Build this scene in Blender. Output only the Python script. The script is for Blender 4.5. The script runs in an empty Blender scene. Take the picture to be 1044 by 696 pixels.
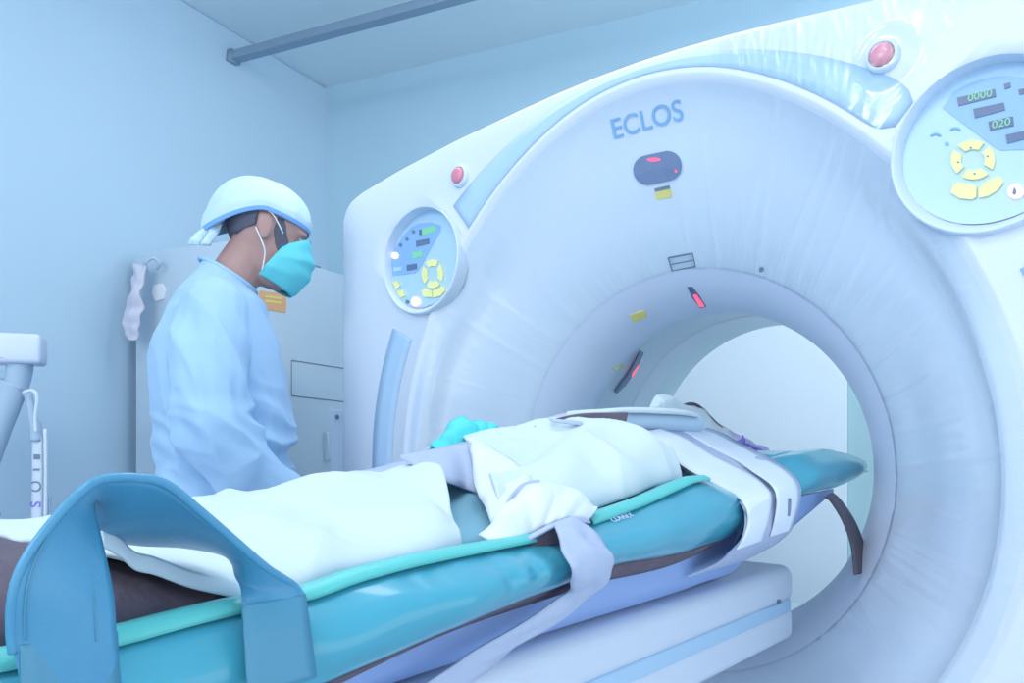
import bpy, bmesh, math, random
from mathutils import Vector, Matrix, noise
from mathutils.bvhtree import BVHTree

S = bpy.context.scene
COL = S.collection
PI = math.pi

# ------------------------------------------------------------------ camera
YAW = 0.6917
FPX = 814.375
CYP = 447.37
CAM = Vector((0.8256, -1.3886, 1.0666))
Fv = Vector((-math.sin(YAW), math.cos(YAW), 0)); Rv = Vector((math.cos(YAW), math.sin(YAW), 0)); Uv = Vector((0, 0, 1))
cd = bpy.data.cameras.new('camera'); cam = bpy.data.objects.new('camera', cd); COL.objects.link(cam)
cam.location = CAM; cam.rotation_euler = (PI/2, 0, YAW)
cd.sensor_width = 36; cd.lens = FPX/1044*36; cd.shift_y = (CYP-348)/1044; cd.clip_start = 0.02
S.camera = cam

# ------------------------------------------------------------------ world, lamps, exposure
w = bpy.data.worlds.new('world'); S.world = w; w.use_nodes = True
bg = w.node_tree.nodes['Background']; bg.inputs[0].default_value = (0.90, 0.955, 1.0, 1); bg.inputs[1].default_value = 1.2
def area(name, loc, target, size, power, col, sy=None):
    l = bpy.data.lights.new(name, 'AREA'); l.energy = power; l.color = col; l.size = size
    if sy: l.shape = 'RECTANGLE'; l.size_y = sy
    o = bpy.data.objects.new(name, l); COL.objects.link(o); o.location = loc
    o.rotation_euler = (Vector(target)-Vector(loc)).to_track_quat('-Z', 'Y').to_euler()
    return o
area('ceiling_lamp_front', (0.5, -1.5, 2.70), (0.5, -1.5, 0), 1.2, 8, (1.0, 0.985, 0.97), 0.6)
area('ceiling_lamp_rear', (-0.5, 0.0, 2.70), (-0.5, 0.0, 0), 1.2, 7, (1.0, 0.985, 0.97), 0.5)
area('ceiling_lamp_entry', (-.15, -3.1, 2.66), (0.15, 0.0, 0.95), 1.1, 22, (1.0, 0.985, 0.97), 0.8)
area('bore_fill_light', (0.8, 1.45, 2.68), (0.3, 1.45, 0), 0.9, 14, (1.0, 0.985, 0.97), 0.4)  # added unseen fill light, brightens the door seen through the bore
S.view_settings.view_transform = 'Standard'; S.view_settings.look = 'None'
S.view_settings.gamma = 1.0; S.view_settings.use_curve_mapping = False
S.view_settings.exposure = 0.5

# ------------------------------------------------------------------ materials
def lin(c): return tuple(((v/255)/12.92 if v/255 <= 0.04045 else ((v/255+0.055)/1.055)**2.4) for v in c)
def mat(name, rgb, rough=0.5, metal=0.0, spec=0.5, noise_amt=0.0, nscale=8.0, bump=0.0, bscale=60.0, coat=0.0, emit=None, estr=0.0, vec=(1, 1, 1), sheen=0.0):
    m = bpy.data.materials.new(name); m.use_nodes = True; nt = m.node_tree; b = nt.nodes['Principled BSDF']
    c = lin(rgb) + (1,)
    b.inputs['Base Color'].default_value = c; b.inputs['Roughness'].default_value = rough
    b.inputs['Metallic'].default_value = metal; b.inputs['Specular IOR Level'].default_value = spec
    b.inputs['Coat Weight'].default_value = coat; b.inputs['Coat Roughness'].default_value = 0.09
    b.inputs['Sheen Weight'].default_value = sheen
    if emit: b.inputs['Emission Color'].default_value = lin(emit)+(1,); b.inputs['Emission Strength'].default_value = estr
    if noise_amt or bump:
        tc = nt.nodes.new('ShaderNodeTexCoord'); mp = nt.nodes.new('ShaderNodeMapping'); mp.inputs['Scale'].default_value = vec
        nt.links.new(tc.outputs['Object'], mp.inputs[0])
    if noise_amt:
        n = nt.nodes.new('ShaderNodeTexNoise'); n.inputs['Scale'].default_value = nscale; n.inputs['Detail'].default_value = 5
        nt.links.new(mp.outputs[0], n.inputs[0])
        mx = nt.nodes.new('ShaderNodeMix'); mx.data_type = 'RGBA'
        mx.inputs[6].default_value = tuple(v*(1-noise_amt) for v in c[:3])+(1,); mx.inputs[7].default_value = tuple(min(1, v*(1+noise_amt)) for v in c[:3])+(1,)
        nt.links.new(n.outputs[0], mx.inputs[0]); nt.links.new(mx.outputs[2], b.inputs['Base Color'])
    if bump:
        n2 = nt.nodes.new('ShaderNodeTexNoise'); n2.inputs['Scale'].default_value = bscale; n2.inputs['Detail'].default_value = 4
        nt.links.new(mp.outputs[0], n2.inputs[0])
        bp = nt.nodes.new('ShaderNodeBump'); bp.inputs['Strength'].default_value = bump; bp.inputs['Distance'].default_value = 0.01
        nt.links.new(n2.outputs[0], bp.inputs['Height']); nt.links.new(bp.outputs[0], b.inputs['Normal'])
    return m
M = dict(
 wall=mat('wall_paint', (188, 216, 236), .8, noise_amt=.03, nscale=3, bump=.05, bscale=150),
 wallback=mat('back_wall_paint', (180, 214, 232), .8, noise_amt=.03, nscale=3, bump=.05, bscale=150),
 ceil=mat('ceiling_paint', (216, 234, 243), .85, noise_amt=.02, nscale=2),
 floor=mat('vinyl_floor', (200, 214, 228), .35, noise_amt=.08, nscale=14),
 shell=mat('scanner_shell', (222, 233, 247), .32, noise_amt=.015, nscale=3),
 rim=mat('bore_rim', (213, 224, 246), .35),
 liner=mat('bore_liner', (200, 224, 234), .28, noise_amt=.03, nscale=6),
 blue=mat('accent_blue', (184, 216, 244), .4),
 txt=mat('blue_lettering', (132, 184, 230), .5),
 pface=mat('keypad_face', (186, 220, 248), .3),
 psec=mat('keypad_blue', (146, 190, 236), .3),
 pring=mat('keypad_ring', (214, 230, 248), .35),
 disp=mat('display_dark', (104, 122, 158), .2),
 dgreen=mat('display_green', (100, 165, 140), .3, emit=(130, 215, 160), estr=.35),
 yel=mat('key_yellow', (246, 246, 172), .5),
 redb=mat('stop_button_red', (226, 138, 160), .3, coat=.5),
 led=mat('indicator_warm', (255, 215, 205), .4, emit=(255, 190, 165), estr=.4),
 ledw=mat('indicator_white', (255, 240, 240), .4, emit=(255, 225, 220), estr=.4),
 laserglow=mat('laser_glow', (240, 90, 120), .3, emit=(255, 90, 120), estr=.7),
 glass=mat('dark_window', (118, 134, 172), .12, coat=.6),
 ylab=mat('yellow_label', (236, 224, 128), .5), olab=mat('orange_label', (232, 178, 130), .6, noise_amt=.06, nscale=30),
 glab=mat('grey_label', (186, 204, 222), .4), dgrey=mat('dark_print', (120, 136, 160), .5),
 tbl=mat('table_shell', (206, 220, 238), .4), tblb=mat('table_stripe', (172, 208, 238), .4),
 teal=mat('teal_vinyl', (70, 164, 190), .3, spec=.35, noise_amt=.05, nscale=5, bump=.22, bscale=9, coat=.6, vec=(1, .45, 1)),
 tealr=mat('teal_webbing', (74, 148, 188), .38, noise_amt=.06, nscale=12, bump=.08, bscale=260, coat=.1),
 patch=mat('teal_patch', (76, 144, 176), .4, bump=.08, bscale=200),
 bind=mat('green_binding', (96, 202, 202), .4, bump=.1, bscale=300),
 hull=mat('lavender_vinyl', (142, 172, 226), .45, noise_amt=.03, nscale=8),
 sheet=mat('white_sheet', (205, 223, 232), .9, noise_amt=.012, nscale=5, bump=.12, bscale=14, sheen=.2),
 under=mat('shaded_sheet', (132, 186, 208), .9, bump=.15, bscale=30),  # grey-teal is the lower sheet's shade put into its colour
 bluesheet=mat('pale_blue_blanket', (190, 218, 240), .9, bump=.15, bscale=40),
 dark=mat('dark_cloth_and_shade', (98, 90, 106), .9, noise_amt=.22, nscale=26, bump=.3, bscale=60),  # dark cloth; also colours the strips that stand in for shade
 strap=mat('lilac_grey_webbing', (178, 192, 221), .7, noise_amt=.04, nscale=40, bump=.15, bscale=220),
 strapw=mat('white_band', (222, 234, 250), .65, noise_amt=.04, nscale=18, bump=.12, bscale=180),
 black=mat('black_webbing', (92, 88, 102), .6, bump=.2, bscale=300),
 aqua=mat('aqua_cloth', (78, 214, 220), .6, bump=.3, bscale=50, noise_amt=.08, nscale=30),
 lilac=mat('lilac_cloth', (206, 192, 244), .8, noise_amt=.12, nscale=40), purple=mat('purple_cloth', (140, 128, 220), .8),
 skin=mat('skin', (182, 146, 142), .55, noise_amt=.05, nscale=20, bump=.05, bscale=200),
 hair=mat('dark_hair', (88, 92, 112), .7, bump=.4, bscale=200),
 gown=mat('blue_gown', (168, 206, 242), .85, noise_amt=.03, nscale=6, bump=.12, bscale=22, sheen=.15),
 cap=mat('cap_cloth', (200, 228, 250), .85, bump=.12, bscale=40, noise_amt=.02),
 capin=mat('cap_band', (120, 172, 232), .85), maskm=mat('mask_cloth', (104, 212, 226), .8, bump=.06, bscale=120),
 white=mat('white_plastic', (216, 228, 246), .4), grey=mat('grey_plastic', (176, 200, 222), .5), whitec=mat('white_cord', (232, 240, 250), .6),
 cab=mat('cabinet_paint', (190, 210, 226), .5, noise_amt=.02, nscale=4), metal=mat('rail_metal', (136, 160, 182), .45, metal=.2),
 cream=mat('cream_cloth', (206, 208, 224), .9, bump=.2, bscale=60), eye=mat('eye_white', (200, 200, 206), .2), iris=mat('iris', (50, 40, 45), .2),
 door=mat('door_paint', (230, 242, 250), .5, noise_amt=.01), mint=mat('mint_wall_paint', (184, 218, 224), .7),
 shoe=mat('shoe', (70, 80, 100), .5), trouser=mat('blue_trousers', (110, 160, 210), .85, bump=.1, bscale=40),
)
def film_mat():
    m = bpy.data.materials.new('clear_film'); m.use_nodes = True; nt = m.node_tree; nt.nodes.clear()
    out = nt.nodes.new('ShaderNodeOutputMaterial'); mx = nt.nodes.new('ShaderNodeMixShader'); tr = nt.nodes.new('ShaderNodeBsdfTransparent'); gl = nt.nodes.new('ShaderNodeBsdfGlossy')
    tr.inputs[0].default_value = (.965, .985, 1, 1); gl.inputs['Roughness'].default_value = .16; gl.inputs[0].default_value = (.95, .98, 1, 1)
    lw = nt.nodes.new('ShaderNodeLayerWeight'); lw.inputs[0].default_value = .25
    mr = nt.nodes.new('ShaderNodeMapRange'); mr.inputs['To Min'].default_value = .05; mr.inputs['To Max'].default_value = .45
    nt.links.new(lw.outputs['Facing'], mr.inputs[0]); nt.links.new(mr.outputs[0], mx.inputs[0])
    nt.links.new(tr.outputs[0], mx.inputs[1]); nt.links.new(gl.outputs[0], mx.inputs[2]); nt.links.new(mx.outputs[0], out.inputs[0])
    return m
M['film'] = film_mat(); M['capc'] = mat('pale_hem', (204, 226, 240), .85)

# ------------------------------------------------------------------ helpers
def ray(px, py): return Fv + Rv*((px-522)/FPX) - Uv*((py-CYP)/FPX)
def atx(px, py, X):
    d = ray(px, py); return CAM + d*((X-CAM.x)/d.x)
def aty(px, py, Y):
    d = ray(px, py); return CAM + d*((Y-CAM.y)/d.y)
def atd(px, py, D): return CAM + ray(px, py)*D
def cw(x, d, z=0.0):
    """a point given as metres right of / ahead of the camera's stand and height above the floor"""
    p = CAM + Rv*x + Fv*d; return Vector((p.x, p.y, z))
def link(name, me, m=None, parent=None, smooth=True):
    o = bpy.data.objects.new(name, me); COL.objects.link(o)
    if m: me.materials.append(m)
    if smooth:
        for p in me.polygons: p.use_smooth = True
    if parent: o.parent = parent; o.matrix_parent_inverse = parent.matrix_world.inverted() if False else Matrix.Identity(4)
    return o
def mesh(name, vs, fs, m, parent=None, smooth=True):
    me = bpy.data.meshes.new(name)
    if parent is not None and parent.name in LOC: vs = [Vector(v)-LOC[parent.name] for v in vs]
    me.from_pydata([tuple(v) for v in vs], [], fs); me.update()
    bm = bmesh.new(); bm.from_mesh(me); bmesh.ops.recalc_face_normals(bm, faces=bm.faces[:]); bm.to_mesh(me); bm.free()
    return link(name, me, m, parent, smooth)
LOC = {}
def thing(name, label, cat, loc=(0, 0, 0), group=None):
    o = bpy.data.objects.new(name, None); COL.objects.link(o); o.location = loc; o.empty_display_size = .05
    LOC[o.name] = Vector(loc); o['label'] = label; o['category'] = cat
    if group: o['group'] = group
    return o
def tag(o, label, cat, group=None, kind=None):
    o['label'] = label; o['category'] = cat
    if group: o['group'] = group
    if kind: o['kind'] = kind
    return o
def struct(o): o['kind'] = 'structure'; return o
def bevel(o, wd=.005, seg=3, ang=35):
    b = o.modifiers.new('b', 'BEVEL'); b.width = wd; b.segments = seg; b.limit_method = 'ANGLE'; b.angle_limit = math.radians(ang)
    return o
def box(name, p0, p1, m, parent=None, bev=.004, frame=None):
    """box between local corners p0,p1; frame = (origin, ex, ey) makes it oblique in plan"""
    x0, y0, z0 = p0; x1, y1, z1 = p1
    vs = [(x, y, z) for z in (z0, z1) for x, y in ((x0, y0), (x1, y0), (x1, y1), (x0, y1))]
    if frame:
        o_, ex, ey = frame; vs = [o_ + ex*v[0] + ey*v[1] + Uv*v[2] for v in vs]
    o = mesh(name, vs, [(0, 1, 2, 3), (4, 5, 6, 7), (0, 1, 5, 4), (1, 2, 6, 5), (2, 3, 7, 6), (3, 0, 4, 7)], m, parent, smooth=False)
    if bev:
        bevel(o, bev)
        for p in o.data.polygons: p.use_smooth = True
    return o
def crv(pts, n):
    """Catmull-Rom through pts, n samples, by index"""
    pts = [Vector(p) for p in pts]; out = []; k = len(pts)-1
    for i in range(n):
        t = i/(n-1)*k; j = min(int(t), k-1); u = t-j
        p0 = pts[max(j-1, 0)]; p1 = pts[j]; p2 = pts[j+1]; p3 = pts[min(j+2, k)]
        out.append(.5*((2*p1)+(p2-p0)*u+(2*p0-5*p1+4*p2-p3)*u*u+(3*p1-p0-3*p2+p3)*u**3))
    return out
def lerpt(tab, x):
    if x <= tab[0][0]: return tab[0][1]
    for (a, b), (c, d) in zip(tab, tab[1:]):
        if x <= c: return b+(d-b)*(x-a)/(c-a)
    return tab[-1][1]
def smt(tab, x, h=.02):
    return sum(lerpt(tab, x+k*h) for k in (-2, -1, 0, 1, 2))/5
def loft_vf(rings, closed=True, caps=True):
    n = len(rings[0]); vs = [p for r in rings for p in r]; fs = []
    for i in range(len(rings)-1):
        for j in range(n if closed else n-1):
            a = i*n+j; b = i*n+(j+1) % n; fs.append((a, b, b+n, a+n))
    if caps and closed: fs.append(tuple(range(n))[::-1]); fs.append(tuple((len(rings)-1)*n+j for j in range(n)))
    return vs, fs
def loft(name, rings, m, parent=None, closed=True, caps=True):
    vs, fs = loft_vf(rings, closed, caps); return mesh(name, vs, fs, m, parent)
def tube(name, pts, r, m, parent=None, n=40, seg=10):
    P = crv(pts, n); rings = []
    for i, p in enumerate(P):
        t = (P[min(i+1, n-1)]-P[max(i-1, 0)]).normalized(); a = t.cross(Vector((.13, .2, 1))).normalized(); b = t.cross(a)
        rr = r if not callable(r) else r(i/(n-1))
        rings.append([p+a*math.cos(2*PI*k/seg)*rr+b*math.sin(2*PI*k/seg)*rr for k in range(seg)])
    return loft(name, rings, m, parent)
def ribbon(name, L, Rr, m, parent=None, th=.004, n=60, k=8, bulge=0.0, wav=0.0, seed=0):
    A = crv(L, n); B = crv(Rr, n); vs = []
    for i in range(n):
        for j in range(k+1):
            u = j/k; p = A[i].lerp(B[i], u)
            t = (A[min(i+1, n-1)]-A[max(i-1, 0)]).normalized(); nn = t.cross(B[i]-A[i])
            nn = nn.normalized() if nn.length > 1e-7 else Uv.copy()
            if nn.dot(CAM-p) < 0: nn = -nn
            d = bulge*math.sin(PI*u)
            if wav: d += wav*noise.noise(Vector((u*2.2+seed, i/n*7, seed)))
            vs.append(p+nn*d)
    fs = [(i*(k+1)+j, i*(k+1)+j+1, (i+1)*(k+1)+j+1, (i+1)*(k+1)+j) for i in range(n-1) for j in range(k)]
    o = mesh(name, vs, fs, m, parent); s = o.modifiers.new('s', 'SOLIDIFY'); s.thickness = th; s.offset = 0
    o['rows'] = n; o['cols'] = k+1
    return o
def bvh_of(objs):
    vs = []; fs = []
    for o in objs:
        b = len(vs); off = LOC.get(o.parent.name, Vector()) if o.parent else Vector()
        vs += [v.co+off for v in o.data.vertices]; fs += [tuple(b+i for i in p.vertices) for p in o.data.polygons]
    return BVHTree.FromPolygons(vs, fs)
def cast(b, px, py):
    h = b.ray_cast(CAM, ray(px, py).normalized()); return (h[0], h[1] if h[1].dot(CAM-h[0]) > 0 else -h[1]) if h[0] else None
def decal(name, b, poly, m, parent, off=.0015, th=.0015):
    """thin raised plate on a surface; outline corners found on the surface itself"""
    top = []; bot = []
    for p in poly:
        h = cast(b, *p)
        if not h: return None
        top.append(h[0]+h[1]*(off+th)); bot.append(h[0]+h[1]*off*.2)
    n = len(poly); c = sum(top, Vector())/n
    vs = top+bot+[c]
    fs = [(i, (i+1) % n, 2*n) for i in range(n)]+[(i, (i+1) % n, (i+1) % n+n, i+n) for i in range(n)]
    return mesh(name, vs, fs, m, parent, smooth=False)
def settle(o, b, gap=.004):
    """lift a draped cloth's points out of whatever lies beneath, towards the open side"""
    off = LOC.get(o.parent.name, Vector()) if o.parent else Vector(); off = off.copy()
    n, k1 = o['rows'], o['cols']; D_ = [[0.0]*k1 for _ in range(n)]
    for i in range(n):
        for j in range(k1):
            p = o.data.vertices[i*k1+j].co+off; d = p-CAM; L = d.length; h = b.ray_cast(CAM, d.normalized())
            if h[0] and h[3] < L+gap: D_[i][j] = min(.05, L+gap-h[3])
    for _ in range(3): D_ = [[max(D_[a][c] for a in range(max(0, i-1), min(n, i+2)) for c in range(max(0, j-1), min(k1, j+2))) for j in range(k1)] for i in range(n)]
    for _ in range(4):
        Q = []
        for i in range(n):
            row = []
            for j in range(k1):
                nb_ = [D_[a][c] for a in range(max(0, i-1), min(n, i+2)) for c in range(max(0, j-1), min(k1, j+2))]; row.append(sum(nb_)/len(nb_))
            Q.append(row)
        D_ = Q
    for i in range(n):
        for j in range(k1):
            v = o.data.vertices[i*k1+j]; p = v.co+off; v.co = p-(p-CAM).normalized()*D_[i][j]-off
    o.data.update(); return o
def arc(cx, cy, rx, ry, a0, a1, n=10): return [(cx+rx*math.cos(math.radians(a0+(a1-a0)*i/n)), cy+ry*math.sin(math.radians(a0+(a1-a0)*i/n))) for i in range(n+1)]
def disc(cx, cy, rx, ry=None, n=20): return arc(cx, cy, rx, ry or rx, 0, 360*(n-1)/n, n-1)
def capsule(bm, p0, p1, r0, r1, seg=14, sy=1.0):
    p0 = Vector(p0); p1 = Vector(p1); t = (p1-p0).normalized(); a = t.orthogonal().normalized(); b = t.cross(a); rings = []
    for i in range(1, 6): th = PI/2*(1-i/6); rings.append((p0-t*r0*math.sin(th), r0*math.cos(th)))
    rings.append((p0, r0)); rings.append((p1, r1))
    for i in range(1, 6): th = PI/2*i/6; rings.append((p1+t*r1*math.sin(th), r1*math.cos(th)))
    vs, fs = loft_vf([[c+a*math.cos(2*PI*k/seg)*r+b*math.sin(2*PI*k/seg)*r for k in range(seg)] for c, r in rings])
    addvf(bm, vs, fs)
def addvf(bm, vs, fs):
    vv = [bm.verts.new(v) for v in vs]
    for f in fs:
        try: bm.faces.new([vv[i] for i in f])
        except ValueError: pass
def ell(bm, c, r, rot=None, seg=16):
    c = Vector(c); rings = []
    for i in range(1, seg//2+1):
        th = PI*i/(seg//2+1); rings.append([Vector((r[0]*math.sin(th)*math.cos(2*PI*k/seg), r[1]*math.sin(th)*math.sin(2*PI*k/seg), r[2]*math.cos(th))) for k in range(seg)])
    vs, fs = loft_vf(rings); R_ = rot or Matrix.Identity(3)
    addvf(bm, [c+R_@v for v in vs], fs)
def fuse(name, bm, m, parent=None, voxel=.006, smooth=6, disp=None):
    """join closed volumes into one continuous skin"""
    bmesh.ops.recalc_face_normals(bm, faces=bm.faces[:])
    me = bpy.data.meshes.new('t'); bm.to_mesh(me); bm.free(); o = bpy.data.objects.new('t', me); COL.objects.link(o)
    r = o.modifiers.new('r', 'REMESH'); r.mode = 'VOXEL'; r.voxel_size = voxel
    s = o.modifiers.new('s', 'SMOOTH'); s.iterations = smooth; s.factor = .5
    dg = bpy.context.evaluated_depsgraph_get(); me2 = bpy.data.meshes.new_from_object(o.evaluated_get(dg)); bpy.data.objects.remove(o)
    me2.name = name; me2.materials.clear()
    if disp:
        ns = [v.normal.copy() for v in me2.vertices]
        for v, nn in zip(me2.vertices, ns): v.co += nn*disp(v.co, nn)
    return link(name, me2, m, parent)
def text_on(name, s, px, py, b, size, m, parent, right=Vector((1, 0, 0)), ext=.0008, off=.002, shear=0.0):
    h = cast(b, px, py)
    cu = bpy.data.curves.new(name, 'FONT'); cu.body = s; cu.size = size; cu.align_x = 'CENTER'; cu.align_y = 'CENTER'; cu.extrude = ext; cu.offset = size*.004
    t = bpy.data.objects.new('t', cu); COL.objects.link(t); dg = bpy.context.evaluated_depsgraph_get()
    me = bpy.data.meshes.new_from_object(t.evaluated_get(dg)); bpy.data.objects.remove(t)
    z = h[1].normalized(); x = (right-z*right.dot(z)).normalized(); y = z.cross(x)
    off_ = LOC.get(parent.name, Vector()) if parent else Vector()
    for v in me.vertices:
        q = h[0]+x*v.co.x+y*v.co.y; g = b.ray_cast(q+z*.06, -z, .12)
        v.co = (g[0] if g[0] else q)-off_+z*(v.co.z+off)
    me.update(); return link(name, me, m, parent, smooth=False)

# ------------------------------------------------------------------ room (set square to its own walls, the scanner stands askew)
CN = (-.887, 3.82)                       # far left corner, seen from the camera's stand
B_ = (.904, -.427); L_ = (-.438, -.899)  # along the back wall to the right; along the left wall towards us
def wp(a, b, z=0.0): return cw(CN[0]+B_[0]*a+L_[0]*b, CN[1]+B_[1]*a+L_[1]*b, z)
EXB = (wp(1, 0)-wp(0, 0)); EXL = (wp(0, 1)-wp(0, 0))
RF = (wp(0, 0), EXB, EXL)
H = 2.747
struct(box('floor', (-.1, -.1, -.1), (6.5, 6.5, 0), M['floor'], frame=RF, bev=0))
struct(box('ceiling', (-.1, -.1, H), (6.5, 6.5, H+.1), M['ceil'], frame=RF, bev=0))
struct(box('wall_back', (-.1, -.12, 0), (6.5, 0, H), M['wallback'], frame=RF, bev=0))
struct(box('wall_left', (-.12, 0, 0), (0, 6.5, H), M['wall'], frame=RF, bev=0))
struct(box('baseboard_left', (0, .015, 0), (.015, 6.4, .1), M['white'], frame=RF, bev=.003))
struct(box('baseboard_back', (.0, 0, 0), (6.4, .015, .1), M['white'], frame=RF, bev=.003))
struct(box('trim_1', (0, .012, H-.008), (.006, 6.4, H), M['grey'], frame=RF, bev=0))
# door leaf seen through the bore; its right edge is the upright line
def along_back(px):
    r = (px-522)/FPX; return (r*CN[1]-CN[0])/(B_[0]-r*B_[1])
dr = along_back(864)
d1 = struct(box('door_1', (dr-1.25, 0, .0), (dr, .03, 2.05), M['door'], frame=RF, bev=.004))
struct(box('trim_2', (dr+.0, 0, 0), (dr+.5, .012, 2.2), M['mint'], frame=RF, bev=.003))

# curtain rail under the ceiling
rail = thing('curtain_rail', 'grey metal curtain rail hanging just under the ceiling at the top left', 'curtain rail', wp(0, 1.4, H-.12))
e0 = atd(238, 58, 3.27); dirb = EXB.normalized()
def prism(name, c0, c1, wd, ht, m, parent):
    t = (c1-c0).normalized(); s = t.cross(Uv).normalized()
    rings = [[c+s*a*wd/2+Uv*b*ht/2 for a, b in ((-1, -1), (1, -1), (1, -.55), (.8, 1), (-.8, 1), (-1, -.55))] for c in (c0, c1)]
    return loft(name, rings, m, parent)
prism('rail_bar', e0, e0+dirb*3.2, .045, .036, M['metal'], rail).data.polygons.foreach_set('use_smooth', [False]*8)
prism('end_cap', e0-dirb*.02, e0+dirb*.012, .055, .048, M['metal'], rail)
for k in (1.7, 2.6):
    q = e0+dirb*k; tube('hanger', [q+Uv*.01, Vector((q.x, q.y, (q.z+H)/2)), Vector((q.x, q.y, H))], .006, M['metal'], rail, n=6, seg=8)

# ------------------------------------------------------------------ CT scanner
ISO = Vector((0, 0, 1.0))
RD = [(0, .778), (10, .772), (19, .754), (28, .735), (37, .717), (48, .70), (59, .686), (70, .679), (90, .675), (180, .675)]
TOPZ = [(0, .824), (.1, .822), (.2, .816), (.3, .807), (.44, .792), (.5, .786), (.7, .757), (.86, .726), (.895, .712), (.916, .695), (.93, .665)]
outl = [(x, z) for x, z in TOPZ]+[(.93, -.96), (.925, -1.0), (0, -1.0)]
def rd(a): return smt(RD, abs(a), 2)
def ro(a):
    """distance from the bore axis to the housing outline at angle a (degrees from straight up)"""
    a = abs(a); dx = math.sin(math.radians(a)); dz = math.cos(math.radians(a)); best = 9
    for (x0, z0), (x1, z1) in zip(outl, outl[1:]):
        ex, ez = x1-x0, z1-z0; D = dx*ez-dz*ex
        if abs(D) < 1e-9: continue
        t = (x0*ez-z0*ex)/D; s = (x0*dz-z0*dx)/D
        if t > 0 and -1e-6 <= s <= 1+1e-6: best = min(best, t)
    return best
FUN = [(.362, .325), (.364, .312), (.370, .292), (.378, .272), (.389, .250), (.402, .230), (.417, .210), (.436, .189), (.460, .168), (.490, .146), (.53, .122), (.58, .097), (.62, .078)]
def prof(a):
    R_ = rd(a); O = ro(a)
    P = [(.374, .36), (.364, .345), (.3605, .335)]+FUN
    q = 1-.85*max(0, min(1, (abs(a)-45)/28))
    P = [(r_, y_*(1-(1-q)*max(0, min(1, (r_-.5)/.1))*.5)) for r_, y_ in P]
    P += [(lerpt([(0, .62), (1, R_-.04)], .5), .058*q), (R_-.04, .032*q), (R_-.022, .018*q), (R_-.01, .006*q), (R_-.002, -.003), (R_+.005, -.004), (R_+.011, 0)]
    i = O-.011
    P += [(R_+.011+(i-R_-.011)*k, 0) for k in (.33, .66, 1)]
    P += [(O-.004, .003), (O, .012), (O, .30), (O, .755), (O-.02, .78), (.5, .78), (.41, .78), (.395, .77), (.38, .755)]
    return P
def surfY(r, a):
    P = [p for p in prof(a)[3:] if p[1] < .33][:26]
    return lerpt(P, r)
angs = sorted(set([i*1.5-180 for i in range(240)]+[s*v for s in (-1, 1) for v in (52.6, 52.0, 53.2, 53.8, 54.4, 51.5, 137.0, 136.5, 136.0, 137.8)]))
def pt(r, y, a): return ISO+Vector((r*math.sin(math.radians(a)), y, r*math.cos(math.radians(a))))
scan = thing('ct_scanner', 'large white ring-shaped CT scanner with ECLOS lettering and a round bore', 'ct scanner', (0, .39, 0))
profs = [prof(a) for a in angs]; nr = len(profs[0])
rings = [[pt(profs[j][i][0], profs[j][i][1], a) for j, a in enumerate(angs)] for i in range(nr)]
vs, fs = loft_vf(rings, True, False); n_ = len(angs); fs += [((nr-1)*n_+j, (nr-1)*n_+(j+1) % n_, (j+1) % n_, j) for j in range(n_)]
shell = mesh('housing', vs, fs, M['shell'], scan)
# lavender tinted lip of the funnel
a2 = [i*2-180 for i in range(180)]
lip = loft('bore_rim', [[pt(r, y-.0022, a) for a in a2] for r, y in [(.3585, .352), (.3575, .335), (.3595, .322)]+[(r_-.0012, y_) for r_, y_ in FUN[1:8]]], M['rim'], scan, caps=False)
lin_ = loft('bore_liner', [[pt(r, y, a) for a in a2] for r, y in [(.366, .348), (.372, .36), (.378, .40), (.379, .5), (.379, .62), (.377, .72), (.376, .752), (.381, .757)]], M['liner'], scan, caps=False)
loft('liner_seam', [[pt(r, y, a) for a in a2] for r, y in [(.3775, .548), (.3755, .549), (.3755, .553), (.3775, .554)]], M['shell'], scan, caps=False)
BV = bvh_of([shell, lip, lin_])
# blue accent stripes
def stripe(a0, a1, rin, rout, name='accent_stripe', n=60):
    rows = []
    for i in range(n+1):
        a = a0+(a1-a0)*i/n; ri = rin(a); r2 = rout(a)
        rows.append([pt(ri+(r2-ri)*u, surfY(ri+(r2-ri)*u, a)-.0016, a) for u in (0, .33, .66, 1)])
    vs = [p for r in rows for p in r]; fs = [(i*4+j, i*4+j+1, (i+1)*4+j+1, (i+1)*4+j) for i in range(n) for j in range(3)]
    o = mesh(name, vs, fs, M['blue'], scan); s = o.modifiers.new('s', 'SOLIDIFY'); s.thickness = .001
    return o
def taper(a):  # rounded right end and pointed left end
    e = 0
    if a > 36: e = (1-math.sqrt(max(0, 1-((a-36)/4.2)**2)))*.03
    return e
stripe(-39, 40, lambda a: rd(a)+.012+taper(a), lambda a: min(.806, ro(a)-.006)-taper(a)*.9)
for s in (-1, 1): stripe(s*64, s*108, lambda a: .724, lambda a: .802)
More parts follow.
